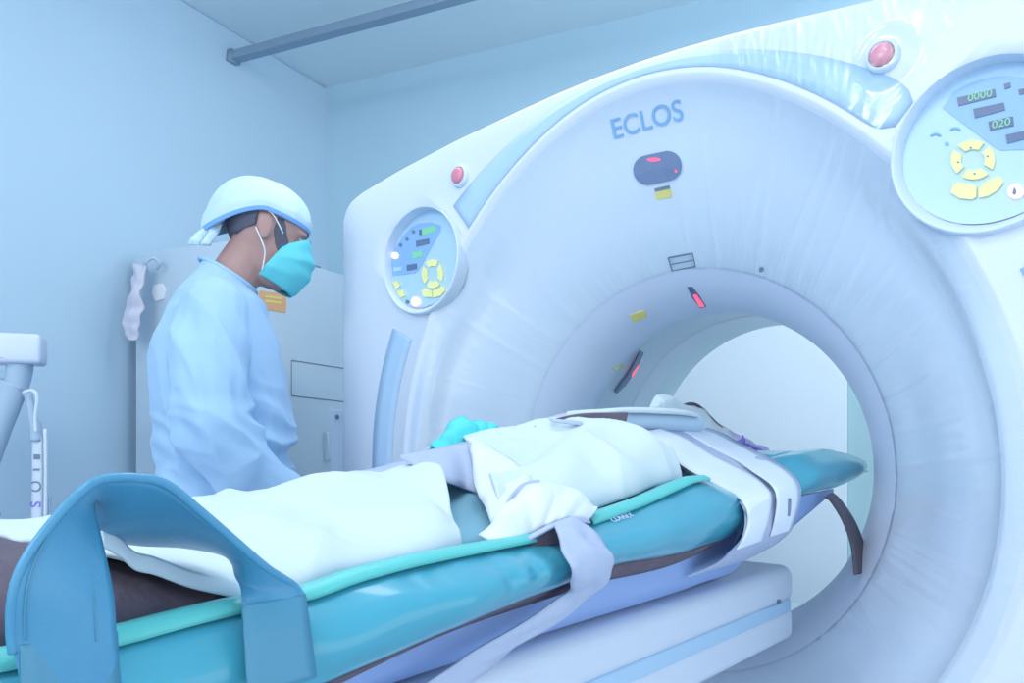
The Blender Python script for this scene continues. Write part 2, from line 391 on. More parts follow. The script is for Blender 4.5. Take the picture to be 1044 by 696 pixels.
# control panels
def panel(s):
    c1 = ISO+Vector((s*.607, 0, .506)); c2 = ISO+Vector((s*.611, 0, .5145)); R1, R2 = .1315, .1225
    P0 = bpy.data.objects.new('control_panel', None); COL.objects.link(P0); P0.parent = scan
    P0.location = (0, -.39, 0); LOC[P0.name] = Vector(); N = 72
    def q(k, y, j):
        th = 2*PI*j/N; d = Vector((math.sin(th), 0, math.cos(th))); return (c1+d*R1).lerp(c2+d*R2, k)+Vector((0, y, 0))
    loft('panel_ring', [[q(k, y, j) for j in range(N)] for k, y in [(0, .02), (0, -.011), (.04, -.0155), (.14, -.018), (.3, -.0175), (.5, -.0145), (.93, -.004), (1.0, .0), (1.0, .042)]], M['pring'], P0, caps=False)
    tilt = lambda z: .006+.0105*z/.12
    rf = [[c2+Vector((rr*math.sin(2*PI*k/N), tilt(rr*math.cos(2*PI*k/N)), rr*math.cos(2*PI*k/N))) for k in range(N)] for rr in (.1227, .09, .06, .03, .004)]
    big = [(c2+Vector((a*.3, tilt(b*.3), b*.3))) for a, b in ((-1, -1), (1, -1), (1, 1), (-1, 1))]
    vs, fs = loft_vf(rf, True, False); fs.append(tuple(4*N+k for k in range(N)))
    face = mesh('panel_face', vs, fs, M['pface'], P0)
    cv_, cf_ = loft_vf([[c2+Vector((.1232*math.sin(2*PI*k/N), y, .1232*math.cos(2*PI*k/N))) for k in range(N)] for y in (-.1, .05)])
    return P0, BVHTree.FromPolygons(big, [(0, 1, 2, 3)]), (cv_, cf_)
def conv(o, sc): return lambda pts: [(o[0]+x/sc, o[1]+y/sc) for x, y in pts]
def key(nm, b, cvt, pts, m, par, off=.001, th=.0012): return decal(nm, b, cvt(pts), m, par, off, th)
def yellow_ring(b, cv, cx, cy, rx, ry, par, rot=0):
    for k in range(4):
        a0 = rot+k*90+8; a1 = rot+k*90+82
        key('yellow_key', b, cv, arc(cx, cy, rx, ry, a0, a1)+arc(cx, cy, rx*.54, ry*.54, a1-4, a0+4), M['yel'], par, .002, .0025)
# right panel
PR, bR, cutR = panel(1); cv = conv((920, 60), 4.097)
def fitring(b, pts, cv): return [p for p in cv(pts) if cast(b, *p)]
sec = [(168, 205), (215, 140), (270, 108), (330, 88), (395, 75), (430, 73), (500, 76), (560, 90), (610, 120), (655, 175), (680, 240), (676, 330), (640, 372), (540, 380), (470, 381), (412, 383), (388, 372)]
ps = fitring(bR, sec, cv); decal('display_field', bR, ps, M['psec'], PR, .0008, .0006)
for p in ([(230, 165), (388, 128), (393, 160), (236, 200)], [(297, 212), (425, 185), (430, 217), (304, 250)], [(433, 320), (560, 292), (563, 325), (439, 357)], [(425, 108), (452, 101), (454, 121), (429, 130)], [(485, 132), (545, 118), (548, 140), (490, 153)]):
    key('display', bR, cv, p, M['disp'], PR, .0018, .0012)
key('display', bR, cv, [(360, 265), (463, 243), (467, 282), (367, 303)], M['disp'], PR, .0018, .0012)
def qp(x, y, o=(920, 60), sc=4.097): return (o[0]+x/sc, o[1]+y/sc)
text_on('display_digits', '0000', *qp(325, 157), bR, .0165, M['dgreen'], PR, ext=.0003, off=.0034)
text_on('display_digits', '020', *qp(414, 273), bR, .0165, M['dgreen'], PR, ext=.0003, off=.0034)
yellow_ring(bR, cv, 297, 425, 92, 82, PR, rot=-52)
key('yellow_key', bR, cv, [(205, 562), (214, 530), (235, 520), (302, 530), (312, 540), (310, 582), (290, 590), (240, 585)], M['yel'], PR, .002, .0025)
key('yellow_key', bR, cv, [(320, 545), (345, 520), (395, 495), (412, 498), (424, 518), (400, 550), (362, 575), (322, 583)], M['yel'], PR, .002, .0025)
key('orange_button', bR, cv, disc(475, 557, 34, 31), M['led'], PR, .002, .003)
key('flame_mark', bR, cv, [(470, 540), (478, 552), (479, 566), (470, 574), (462, 568), (464, 554)], M['dgrey'], PR, .005, .0006)
for x, y in ((140, 318), (222, 294)):
    key('printed_arc', bR, cv, arc(x, y+6, 24, 14, 190, 350)+arc(x, y+10, 20, 10, 350, 190), M['txt'], PR, .0012, .0004)
key('printed_mark', bR, cv, disc(186, 356, 9, 8), M['txt'], PR, .0012, .0004)
for x, y in ((288, 376), (358, 412), (236, 436), (304, 484)):
    key('key_mark', bR, cv, disc(x, y, 5, 4, 8), M['dgrey'], PR, .0046, .0003)
# left panel
PL, bL, cutL = panel(-1); cv = conv((380, 200), 5.354)
ps = fitring(bL, [(112, 435), (104, 360), (122, 290), (165, 220), (210, 172), (250, 150), (320, 142), (375, 160), (372, 190), (255, 398), (232, 420)], cv)
decal('display_field', bL, ps, M['psec'], PL, .0008, .0006)
for p, m_ in (([(272, 180), (345, 160), (345, 193), (273, 215)], 'dgreen'), ([(257, 186), (271, 182), (271, 212), (257, 212)], 'disp'), ([(240, 245), (310, 232), (311, 260), (241, 277)], 'disp'), ([(222, 308), (275, 297), (275, 330), (222, 342)], 'dgreen'), ([(190, 377), (243, 368), (244, 397), (191, 407)], 'disp')):
    key('display', bL, cv, p, M[m_], PL, .0018, .0012)
for x, y in ((155, 268), (190, 235), (225, 195), (192, 577)): key('dark_key', bL, cv, disc(x, y, 9, 10, 12), M['dgrey'], PL, .0018, .0012)
key('indicator_light', bL, cv, disc(128, 326, 18, 19), M['ledw'], PL, .002, .003)
key('printed_mark', bL, cv, [(118, 390), (160, 385), (160, 405), (118, 412)], M['pface'], PL, .002, .0006)
yellow_ring(bL, cv, 332, 425, 58, 80, PL, rot=-50)
key('yellow_key', bL, cv, [(273, 520), (290, 502), (328, 518), (330, 553), (282, 550)], M['yel'], PL, .002, .0025)
key('yellow_key', bL, cv, [(335, 518), (390, 490), (402, 515), (375, 545), (336, 556)], M['yel'], PL, .002, .0025)
key('yellow_key', bL, cv, [(115, 472), (140, 462), (156, 490), (132, 510)], M['yel'], PL, .002, .0025)
key('yellow_key', bL, cv, [(137, 520), (170, 512), (182, 545), (157, 555)], M['yel'], PL, .002, .0025)
key('orange_button', bL, cv, disc(240, 577, 25, 27), M['led'], PL, .002, .003)
# sink the two panels into the housing
off = LOC[scan.name]; tmp = []
for cvs, cfs in (cutR, cutL):
    c_ = mesh('cutter', cvs, cfs, M['shell'], None); tmp.append(c_)
    bo = shell.modifiers.new('recess', 'BOOLEAN'); bo.operation = 'DIFFERENCE'; bo.solver = 'EXACT'; c_.location = Vector((0, 0, 0)); bo.object = c_
dg = bpy.context.evaluated_depsgraph_get(); me_ = bpy.data.meshes.new_from_object(shell.evaluated_get(dg)); shell.modifiers.clear(); shell.data = me_
for c_ in tmp: bpy.data.objects.remove(c_)
# stop buttons
for px, py, r in ((470, 180, .0185), (900.5, 58, .0185)):
    h = cast(BV, px, py); c = h[0]
    B0 = bpy.data.objects.new('stop_button', None); COL.objects.link(B0); B0.parent = scan; B0.location = (0, -.39, 0); LOC[B0.name] = Vector()
    for nm, prf, mm in (('collar', [(1.45, .001), (1.45, -.006), (1.32, -.012), (1.1, -.013), (1.04, -.008), (1.04, 0)], 'pring'), ('button_cap', [(1, -.002), (1, -.012), (.9, -.017), (.5, -.0195), (.08, -.020)], 'redb')):
        loft(nm, [[c+Vector((k*r*math.cos(2*PI*j/36), y, k*r*math.sin(2*PI*j/36))) for j in range(36)] for k, y in prf], M[mm], B0, caps=(nm == 'button_cap'))
# lettering, window, labels
text_on('brand_lettering', 'ECLOS', 659.5, 123, BV, .056, M['txt'], scan, ext=.0006)
wc = conv((560, 80), 2.9)
def stadium(cx, cy, hw, hh, rot):
    pts = []
    for k in range(28):
        a = 2*PI*k/28; x = math.copysign(hw-hh, math.cos(a))+hh*math.cos(a); y = hh*math.sin(a)
        c_, s_ = math.cos(rot), math.sin(rot); pts.append((cx+x*c_-y*s_, cy+x*s_+y*c_))
    return pts
decal('window_bezel', BV, stadium(671, 171, 26, 16.2, -.22), M['pring'], scan, .0008, .001)
decal('positioning_window', BV, stadium(671, 171, 25, 15.2, -.22), M['glass'], scan, .0016, .002)
decal('laser_light', BV, arc(667.5, 162.5, 7, 1.9, 0, 350, 16), M['laserglow'], scan, .004, .0006)
decal('laser_light', BV, arc(690, 174, 1.5, 1.1, 0, 350, 10), M['laserglow'], scan, .004, .0006)
decal('yellow_warning_label', BV, wc([(314, 330), (356, 318), (364, 350), (318, 358)]), M['ylab'], scan, .0012, .0006)
decal('label_header', BV, wc([(312, 325), (356, 315), (358, 325), (314, 335)]), M['dgrey'], scan, .002, .0004)
decal('label_frame', BV, wc([(350, 528), (424, 514), (434, 556), (362, 570)]), M['dgrey'], scan, .0012, .0005)
decal('label_cell', BV, wc([(357, 531), (423, 519), (427, 533), (361, 546)]), M['glab'], scan, .0018, .0006)
decal('label_cell', BV, wc([(362, 550), (428, 537), (431, 552), (366, 565)]), M['glab'], scan, .0018, .0006)
decal('screw', BV, disc(776.5, 274.5, 2.3, 2.6, 10), M['dgrey'], scan, .001, .001)
decal('laser_slit', BV, [(701, 292), (706, 292), (713, 301), (720, 312), (714, 313), (706, 303)], M['disp'], scan, .0015, .001)
decal('laser_light', BV, [(707, 300), (711, 300), (718.5, 311), (713.5, 311.5)], M['laserglow'], scan, .003, .0006)
decal('yellow_tag', BV, [(642, 321), (657, 316), (660, 322), (646, 328)], M['ylab'], scan, .0015, .0006)
decal('laser_slit', BV, [(652, 357), (656, 359), (648, 378), (637, 393), (628, 401), (626, 398), (636, 384), (645, 370)], M['disp'], scan, .0015, .001)
decal('laser_light', BV, [(648.5, 368), (652, 370), (645, 383), (640, 384)], M['laserglow'], scan, .003, .0006)
decal('yellow_tag', BV, [(624, 374), (634, 371), (635, 375), (626, 379)], M['ylab'], scan, .0015, .0006)

# clear film stretched over the scanner front, with radial pleats
random.seed(4)
folds = [(a, random.uniform(.35, .8)*(.008 if 28 < a < 75 else .0048), random.uniform(.25, .7), random.uniform(-.25, .25)) for a in
         [-118, -104, -92, -80, -68, -57, -47, -38, 4, 12, 19, 24, 30, 35, 41, 47, 52, 57, 63, 71, 80, 88, 95, 104, 113, 124, 133, 150, 165, -150, -165]]
def film_h(a, r):
    h = 0
    for fa, amp, wd, sk in folds:
        d = (a-fa-sk*(r-.45)*60)
        h += amp*math.exp(-(d/wd)**2)*(1.4-r)
    h += .0016*noise.noise(Vector((a*.22, r*2.0, 1.3)))+.0008*noise.noise(Vector((a*.9, r*5.0, 4.3)))
    return h
fa = [i*.5-180 for i in range(721)]; rows = []
for a in fa:
    R_ = rd(a)-.014; rows.append([pt(r, surfY(r, a)-.0042-film_h(a, r), a) for r in [.432+(R_-.432)*i/22 for i in range(23)]])
vs = [p for r in rows for p in r]; fs = [(i*23+j, i*23+j+1, (i+1)*23+j+1, (i+1)*23+j) for i in range(720) for j in range(22)]
film = mesh('plastic_film', vs, fs, M['film'])
tag(film, 'clear wrinkled plastic film stretched over the dished front of the white scanner', 'plastic film')
def film2(a0, a1, label, skip=None):
    rows = []; n = 150; k = 26
    for i in range(n+1):
        a = a0+(a1-a0)*i/n; ri = rd(a)+.016; r2 = ro(a)-.014; row = []
        for j in range(k+1):
            r = ri+(r2-ri)*j/k; p = pt(r, 0, a); d = Vector((p.x-skip[0], 0, p.z-skip[1])).length
            f = max(0, 1-max(0, d-.03)/.02); hh = .0035+.0022*abs(noise.noise(Vector((p.x*55+p.z*12, (p.z*8-p.x*2), 7))))+.0012*noise.noise(Vector((p.x*150, p.z*22, 2)))
            row.append(p+Vector((0, -hh-.019*f, 0)))
        rows.append(row)
    vs = [p for r in rows for p in r]; fs = [(i*(k+1)+j, i*(k+1)+j+1, (i+1)*(k+1)+j+1, (i+1)*(k+1)+j) for i in range(n) for j in range(k)]
    o = mesh('plastic_film', vs, fs, M['film']); tag(o, label, 'plastic film'); return o
film2(12, 38.5, 'clear crinkled film over the upper right shoulder of the scanner around the stop button', skip=(.4656, 1.6879))

# ------------------------------------------------------------------ patient table
def superrect(x0, x1, z0, z1, r, n=5):
    pts = []
    for cx, cz, a0 in ((x1-r, z1-r, 0), (x0+r, z1-r, 90), (x0+r, z0+r, 180), (x1-r, z0+r, 270)):
        for k in range(n+1): a = math.radians(a0+90*k/n); pts.append((cx+r*math.cos(a), cz+r*math.sin(a)))
    return pts
def slab(name, hw, z0, z1, y0, y1, r, m, parent, er=.05):
    rings = []
    for y in [y0]+[y0+.02]+[y1-er]+[y1-er+er*math.sin(math.radians(k*15)) for k in range(1, 7)]:
        ins = er*(1-math.cos(math.asin(max(0, min(1, (y-(y1-er))/er))))) if y > y1-er else 0
        ins2 = ins*.25
        rings.append([Vector((x, y, z)) for x, z in superrect(-hw+ins, hw-ins, z0+ins2, z1-ins2, r)])
    return loft(name, rings, m, parent)
tb = thing('scanner_table', 'white scanner patient table with a blue stripe carrying the teal stretcher', 'scanner table', (0, -1.2, 0))
slab('cradle', .26, .752, .822, -2.5, .172, .022, M['tbl'], tb, .04)
slab('stripe', .2585, .734, .760, -2.5, .169, .004, M['tblb'], tb, .04)
slab('lower_cradle', .26, .682, .741, -2.5, .172, .014, M['tbl'], tb, .04)
box('pedestal', (-.2, -2.3, .08), (.2, -1.25, .69), M['tbl'], tb, bev=.03)
box('base_plate', (-.24, -2.45, 0), (.24, -.95, .09), M['grey'], tb, bev=.02)
BT = bvh_of([tb.children[0], tb.children[1]])
decal('screw', BT, disc(793.5, 612.5, 1.6, 2.2, 8), M['dgrey'], tb, .003, .001)

# ------------------------------------------------------------------ stretcher
st = thing('stretcher', 'teal vinyl carry stretcher with padded sides and loop handles lying on the table', 'stretcher', (0, -.6, .82))
Tp = [(118, 646), (180, 629), (250, 613), (310, 604), (350, 588), (412, 572), (480, 559), (537, 549), (602, 528), (650, 511), (700, 489), (718, 487), (740, 497), (756, 510), (772, 511), (786, 500), (797, 478), (808, 464), (822, 459), (842, 456), (862, 461), (882, 470)]
Bp = [(357, 693), (470, 641), (581, 597), (622, 580), (698, 567), (739, 553), (758, 533), (785, 526), (817, 506), (850, 500), (870, 491), (884, 482)]
XT = .285; XB = .31
ZT = sorted([(p.y, p.z) for p in (atx(x, y, XT) for x, y in Tp)]); ZB = sorted([(p.y, p.z) for p in (atx(x, y, XB) for x, y in Bp)])
ZT = [(-1.9, ZT[0][1]-.012)]+ZT; ZB = [(-1.9, .85), (-1.1, .857)]+ZB
Y0, Y1 = -1.75, ZT[-1][0]-.012
def sec_b(y, s=1):
    zt = smt(ZT, y, .008); zb = min(smt(ZB, y, .008), zt-.006); h = zt-zb; m_ = min(1, h/.07)
    e = max(0, (y-(Y1-.12))/.12); xi = .215; xo = .29+.05*m_*(1-.8*e*e)
    fl = max(0, min(1, (-.85-y)/.25)); xo -= .022*fl
    pw = .0022*m_; cr = .006*math.exp(-((y+.78)/.13)**2)
    ft = math.sqrt(max(.01, 1-max(0, (y-(Y1-.035))/.035)**2)); pw *= ft
    P = [(xi, zb+.012*m_), (xi, zt-.02*m_), (xi+.02, zt-.006*m_), (XT-.012, zt), (XT+.004, zt-.002*m_), (XT+.018, zt-.012*m_), (xo-.008, zt-.30*h), (xo, zb+.52*h), (xo-.002, zb+.36*h), (xo-.012, zb+.18*h), (XB, zb+.04*h), (XB-.02, zb), (XB-.05, zb)]
    if ft < 1:
        zc = (zt+zb)/2; P = [(.272+(x-.272)*ft, zc+(z-zc)*ft) for x, z in P]
    return [Vector((s*(x+pw*noise.noise(Vector((y*14, k*.7, 3)))*2+(cr*(1-abs(noise.noise(Vector((y*34+k*1.3, k*.9-y*9, 5))))*4) if 5 <= k <= 7 else 0)), y, z+pw*noise.noise(Vector((y*14, k*.9, 8))))) for k, (x, z) in enumerate(P)]
ys = [Y0+(Y1-Y0)*i/260 for i in range(261)]
def closed(R_):
    c = sum(R_[-1], Vector())/len(R_[-1]); return R_+[[c.lerp(p, .6)+Vector((0, .004, 0)) for p in R_[-1]], [c.lerp(p, .1)+Vector((0, .005, 0)) for p in R_[-1]]]
nb = loft('side_bolster', closed([sec_b(y) for y in ys]), M['teal'], st)
fb = loft('side_bolster', closed([sec_b(y, -1) for y in ys]), M['teal'], st)
for b_ in (nb, fb):
    sd = b_.modifiers.new('s', 'SUBSURF'); sd.levels = 1; sd.render_levels = 1
def binding(y0, y1, h0, h1, s=1):
    A = []; B = []
    for i in range(60):
        y = y0+(y1-y0)*i/59; zt = smt(ZT, y, .008); hh = h0+(h1-h0)*i/59
        A.append(Vector((s*(XT-.008), y, zt+.003))); B.append(Vector((s*(XT+.0125), y, zt-hh)))
    vs = []
    for a, b in zip(A, B):
        m1 = Vector((s*(XT+.004), a.y, a.z+.001)); m2 = m1.lerp(b, .5)+Vector((s*.0035, 0, 0)); vs += [a, m1, m2, b]
    fs = [(i*4+j, i*4+j+1, (i+1)*4+j+1, (i+1)*4+j) for i in range(59) for j in range(3)]
    o = mesh('green_binding', vs, fs, M['bind'], st); k = o.modifiers.new('s', 'SOLIDIFY'); k.thickness = .003; k.offset = 0
yb = lambda px, py: atx(px, py, XT).y
binding(-1.74, yb(545, 548), .009, .003); binding(yb(596, 530), yb(716, 487), .005, .003); binding(-1.74, -.3, .009, .003, -1)
# lavender under-hull
def sec_h(y):
    zb = smt(ZB, y, .02)+.012; zl = lerpt([(-2, .8225), (-.09, .8225), (.03, .872), (.10, .905), (.19, .935), (.27, .952)], y); zb = max(zb, zl+.008)
    P = [(.297, zb), (.288, zb-.004), (.272, zl+(zb-zl)*.45), (.245, zl+(zb-zl)*.12), (.21, zl), (0, zl)]
    P = P+[(-x, z) for x, z in P[:-1]][::-1]; Q = [(x*.97, z+.008) for x, z in P][::-1]
    return [Vector((x, y, z)) for x, z in P+Q]
hull = loft('under_hull', [sec_h(-1.72+1.99*i/90) for i in range(91)], M['hull'], st)
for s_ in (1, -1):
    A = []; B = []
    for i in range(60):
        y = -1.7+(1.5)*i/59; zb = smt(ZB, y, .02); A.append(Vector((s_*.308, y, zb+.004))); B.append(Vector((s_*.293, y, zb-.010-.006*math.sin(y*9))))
    ribbon('bolster_gap_shade', A, B, M['dark'], st, th=.003, n=60, k=3)  # dark strip painted in as the shadow gap beneath the bolster
ribbon('side_flap', [atx(756, 535, .325), atx(790, 520, .32), atx(815, 506, .316), atx(849, 498.5, .312)], [atx(740, 577, .28), atx(775, 561, .285), atx(808, 536, .297), atx(849, 501, .31)], M['hull'], st, th=.003, n=30, k=6)
# deck pad and head cushion
def sec_p(y):
    z0 = smt(ZB, y, .03)+.012; z1 = z0+.022; P = superrect(-.212, .212, z0, z1, .009, 3); return [Vector((x, y, z)) for x, z in P]
loft('deck_pad', [sec_p(-1.7+1.86*i/40) for i in range(41)], M['teal'], st)
def sec_c(i, n=24):
    t = i/n; y = .14+.27*t; hgt = math.sin(PI*min(1, .12+t*.86))**.6; zc = smt(ZT, y, .02); return [Vector((x, y, z)) for x, z in superrect(-.225, .225, zc-.012-.055*hgt, zc-.012+.006*hgt, .008*hgt+.001, 4)]
loft('head_cushion', [sec_c(i) for i in range(25)], M['teal'], st)
# loop handles (near side)
def hp(px, py, X): return atx(px, py, X)
def handle(flip=1, dy=0.0):
    E1 = [(22, 700, .318), (12, 650, .318), (14, 603, .322), (28, 568, .322), (54, 532, .322), (84, 500, .322), (106, 488.5, .318), (140, 487, .315), (170, 494, .315), (202, 519, .315), (236, 548, .315), (272, 579, .315), (305, 603, .312), (312, 640, .318)]
    E2 = [(122, 700, .322), (117, 652, .322), (113, 606, .318), (103, 560, .305), (94, 525, .292), (92, 507, .275), (96, 520, .25), (106, 545, .235), (140, 553, .225), (190, 556, .228), (233, 566, .25), (243, 590, .285), (247, 616, .306), (249, 660, .316)]
    T = Vector((0, dy, 0))
    def mk(E): return [Vector((flip*p.x, p.y, p.z))+T for p in (hp(*e) for e in E)]
    A = mk(E1); B = mk(E2); h = ribbon('carry_handle', A, B, M['tealr'], st, th=.005, n=110, k=12, bulge=.004); LOC[h.name] = LOC[st.name].copy()
    P1 = crv(A, 110); P2 = crv(B, 110)
    for u, i0, i1 in ((.80, 6, 52), (.12, 6, 104)):
        for i in range(i0, i1):
            if i % 2: continue
            q = [P1[k].lerp(P2[k], u) for k in (i, i+1)]; t = (q[1]-q[0]); nn = t.cross(P2[i]-P1[i]).normalized()
            if nn.x*flip < 0: nn = -nn
    seam_pts = lambda u, i0, i1: [P1[k].lerp(P2[k], u)+(CAM-P1[k]).normalized()*.0055 for k in range(i0, i1, 4)]
    tube('stitching', seam_pts(.80, 8, 50), .0006, M['patch'], h, n=80, seg=6)
    tube('stitching', seam_pts(.12, 8, 50), .0006, M['patch'], h, n=80, seg=6)
    tube('edge_piping', [P1[k] for k in range(6, 104, 3)], .0032, M['tealr'], h, n=140, seg=8)
    return h
h1 = handle(); h2 = handle(flip=-1)
ribbon('handle_patch', [atx(20, 658, .3215), atx(22, 720, .325)], [atx(119, 643, .3215), atx(122, 700, .325)], M['patch'], st, th=.003, n=8, k=6)
ribbon('handle_patch', [atx(247, 618, .316), atx(249, 650, .325), atx(253, 712, .334)], [atx(311, 606, .314), atx(315, 635, .325), atx(322, 690, .334)], M['patch'], st, th=.003, n=14, k=6)
SB = bvh_of([nb]); 
text_on('strap_lettering', 'CONNEX', 633, 529, SB, .0115, M['pface'], st, right=Vector((0, 1, .12)), ext=.0004, off=.0028)

# black strap hanging at the head end
ribbon('black_strap', [atx(841, 506, .335), atx(848, 512, .34), atx(860, 532, .348), atx(868, 556, .356), atx(871.5, 586, .366)], [atx(848, 502, .335), atx(857, 510, .34), atx(871, 531, .348), atx(880.5, 556, .356), atx(884, 583, .366)], M['black'], st, th=.004, n=30, k=4)

# ------------------------------------------------------------------ patient lying on the stretcher
def limb(bm, pts, rs):
    for (a, b), (r0, r1) in zip(zip(pts, pts[1:]), zip(rs, rs[1:])): capsule(bm, a, b, r0, r1)
def hand(bm, wrist, fwd, side, up, s=1.0, curl=.3):
    wrist = Vector(wrist); fwd = Vector(fwd).normalized(); side = Vector(side).normalized(); up = Vector(up).normalized()
    c = wrist+fwd*.05*s
    for k in range(4):
        o_ = side*(.026-.0175*k)*s; L = (.075, .084, .078, .062)[k]*s; base = wrist+fwd*.085*s+o_
        capsule(bm, wrist+fwd*.01*s+o_*.7, base, .0135*s, .0115*s)
        d1 = (fwd-up*curl).normalized(); d2 = (fwd-up*curl*2.6).normalized(); m_ = base+d1*L*.5
        capsule(bm, base, m_, .0092*s, .0083*s); capsule(bm, m_, m_+d2*L*.5, .0083*s, .007*s)
    t0 = wrist+side*.022*s+fwd*.02*s; t1 = t0+(side*.9+fwd*.8-up*.3).normalized()*.045*s
    capsule(bm, t0, t1, .014*s, .011*s); capsule(bm, t1, t1+(fwd+side*.25-up*.3).normalized()*.035*s, .010*s, .008*s)
HEADLV = [(-.118, .062, .012, .022), (-.105, .079, -.005, .038), (-.085, .087, -.028, .050), (-.06, .089, -.046, .058), (-.03, .087, -.07, .066), (0, .083, -.088, .071), (.022, .091, -.096, .074), (.05, .090, -.100, .076), (.075, .078, -.092, .071), (.097, .056, -.072, .058), (.113, .028, -.042, .038), (.12, .004, -.018, .015)]
def head_parts(bm, T):
    """T maps head space (x forward, y left, z up, metres) to place"""
    rings = []
    for z, f, b, wd in HEADLV:
        c = (f+b)/2; h = (f-b)/2; R_ = []
        for k in range(28):
            a = 2*PI*k/28; ca, sa = math.cos(a), math.sin(a)
            R_.append(T(Vector((c+h*math.copysign(abs(ca)**.85, ca), wd*math.copysign(abs(sa)**.85, sa), z))))
        rings.append(R_)
    vs, fs = loft_vf(rings); addvf(bm, vs, fs)
    # nose
    rings = []
    for z, x, wd in ((.016, .088, .008), (.0, .096, .010), (-.018, .106, .013), (-.032, .113, .018), (-.042, .104, .019), (-.047, .09, .012)):
        rings.append([T(Vector((x-.02+.02*math.cos(2*PI*k/10), wd*math.sin(2*PI*k/10), z))) for k in range(10)])
    vs, fs = loft_vf(rings); addvf(bm, vs, fs)
    def e(c, r):
        b2 = bmesh.new(); ell(b2, c, r, seg=14); addvf(bm, [T(v.co) for v in b2.verts], [tuple(v.index for v in f.verts) for f in b2.faces]) if not b2.verts.index_update() else 0; b2.free()
    for s in (-1, 1):
        e((.080, s*.032, .018), (.014, .022, .007)); e((.076, s*.037, -.022), (.016, .02, .013))
        e((-.004, s*.078, .0), (.017, .006, .031)); e((.000, s*.078, -.022), (.009, .005, .011)); e((-.014, s*.080, .006), (.008, .007, .022))
    e((.088, 0, -.064), (.009, .022, .005)); e((.086, 0, -.074), (.009, .019, .006)); e((.078, 0, -.102), (.014, .02, .014))
pat = thing('patient', 'person lying on the teal stretcher under white sheets, head inside the scanner bore', 'person', (0, -.55, .9))
bm = bmesh.new(); PC = .925
limb(bm, [(0, -.52, PC-.01), (0, -.38, PC-.005), (0, -.2, PC+.005), (0, -.07, PC+.02)], [.085, .088, .092, .075])
for s in (-1, 1):
    limb(bm, [(s*.06, -.5, PC-.01), (s*.07, -.3, PC), (s*.09, -.13, PC+.015)], [.075, .075, .065])
    limb(bm, [(s*.145, -.12, PC+.01), (s*.165, -.36, PC-.01), (s*.15, -.56, PC-.01)], [.042, .034, .024])
    limb(bm, [(s*.075, -.52, PC-.01), (s*.08, -.86, PC-.015), (s*.075, -1.22, PC-.035)], [.072, .05, .032])
    limb(bm, [(s*.075, -1.24, PC-.035), (s*.085, -1.27, PC+.035)], [.034, .022])
    hand(bm, (s*.15, -.57, PC-.01), (0, -1, 0), (-s, 0, 0), (0, 0, 1), .85)
limb(bm, [(0, -.05, PC+.03), (0, .07, PC+.042)], [.05, .047])
hc = Vector((-.005, .175, PC+.068))
Tpat = lambda v: hc+Vector((v.y*.9, v.z*.9, v.x*.9))
head_parts(bm, Tpat)
off = LOC[pat.name]
for v in bm.verts: v.co -= off
fuse('body', bm, M['skin'], pat, voxel=.006, smooth=5)
bm = bmesh.new(); ell(bm, hc+Vector((0, .035, -.012))-off, (.078, .088, .082)); fuse('hair', bm, M['hair'], pat, voxel=.006, smooth=2)

# ------------------------------------------------------------------ sheets
def cover(name, label, cat, mtl, y0f, y1f, ht, wn, wf, zn, zf, ex=2.6, amp=.004, seed=0, ny=110, nx=90, th=.004, hem=None, extra=None, asym=0.0):
    vs = []
    for i in range(ny+1):
        t = i/ny
        for j in range(nx+1):
            u = j/nx; a = PI*u; ca = math.cos(a); sa = math.sin(a)
            xx = math.copysign(abs(ca)**(2/ex), ca)
            x = xx*(wn if xx > 0 else wf); yy = y0f(x)+(y1f(x)-y0f(x))*t
            zt = ht(yy); zb = (zn if xx > 0 else zf)(yy)
            z = zb+(zt-zb)*abs(sa)**(2/ex)
            n_ = noise.noise(Vector((x*5+seed, yy*4, z*3)))*1.0+.8*(.35-abs(noise.noise(Vector((x*7+yy*5+seed, yy*6-x*5, seed+z*4)))))+.5*noise.noise(Vector((x*11+yy*9, yy*3-x*4, seed)))+.25*noise.noise(Vector((x*26, yy*22, seed+3)))
            n2 = noise.noise(Vector((x*3.5+yy*4+seed*2, yy*2.5-x*4, seed))); n3 = noise.noise(Vector((x*9-yy*10, yy*7+x*7, seed+9)))
            d = amp*n_+.006*max(0, 1-4*abs(n2))**1.5*min(1, 4*t, 4*(1-t))-.001
            if extra: d += extra(x, yy, t)
            nrm = Vector((xx*(1.2-abs(sa)), 0, abs(sa)+.2)).normalized()
            vs.append(Vector((x, yy, z))+nrm*d)
    W_ = nx+1; fs = [(i*W_+j, i*W_+j+1, (i+1)*W_+j+1, (i+1)*W_+j) for i in range(ny) for j in range(nx)]
    o = mesh(name, vs, fs, mtl); k = o.modifiers.new('s', 'SOLIDIFY'); k.thickness = th; k.offset = -1
    return tag(o, label, cat)
def ridge(x, y, x0, y0, x1, y1, wd, h):
    """soft fold running from (x0,y0) to (x1,y1)"""
    dx, dy = x1-x0, y1-y0; L = dx*dx+dy*dy; t = max(0, min(1, ((x-x0)*dx+(y-y0)*dy)/L)); qx = x-(x0+dx*t); qy = y-(y0+dy*t)
    return h*math.exp(-(qx*qx+qy*qy)/(wd*wd))
zbn = lambda dz: (lambda y: smt(ZT, y, .03)+dz)
HT_T = [(-.75, 1.035), (-.6, 1.045), (-.5, 1.060), (-.42, 1.077), (-.32, 1.094), (-.17, 1.087), (-.1, 1.072), (-.05, 1.058), (.1, 1.03)]
ex_t = lambda x, y, t: 1.25*(ridge(x, y, .2, -.55, .05, -.2, .035, .012)+ridge(x, y, .17, -.3, .0, -.42, .03, .010)-ridge(x, y, .14, -.62, .1, -.28, .03, .012)+ridge(x, y, .22, -.42, .2, -.26, .03, .008))
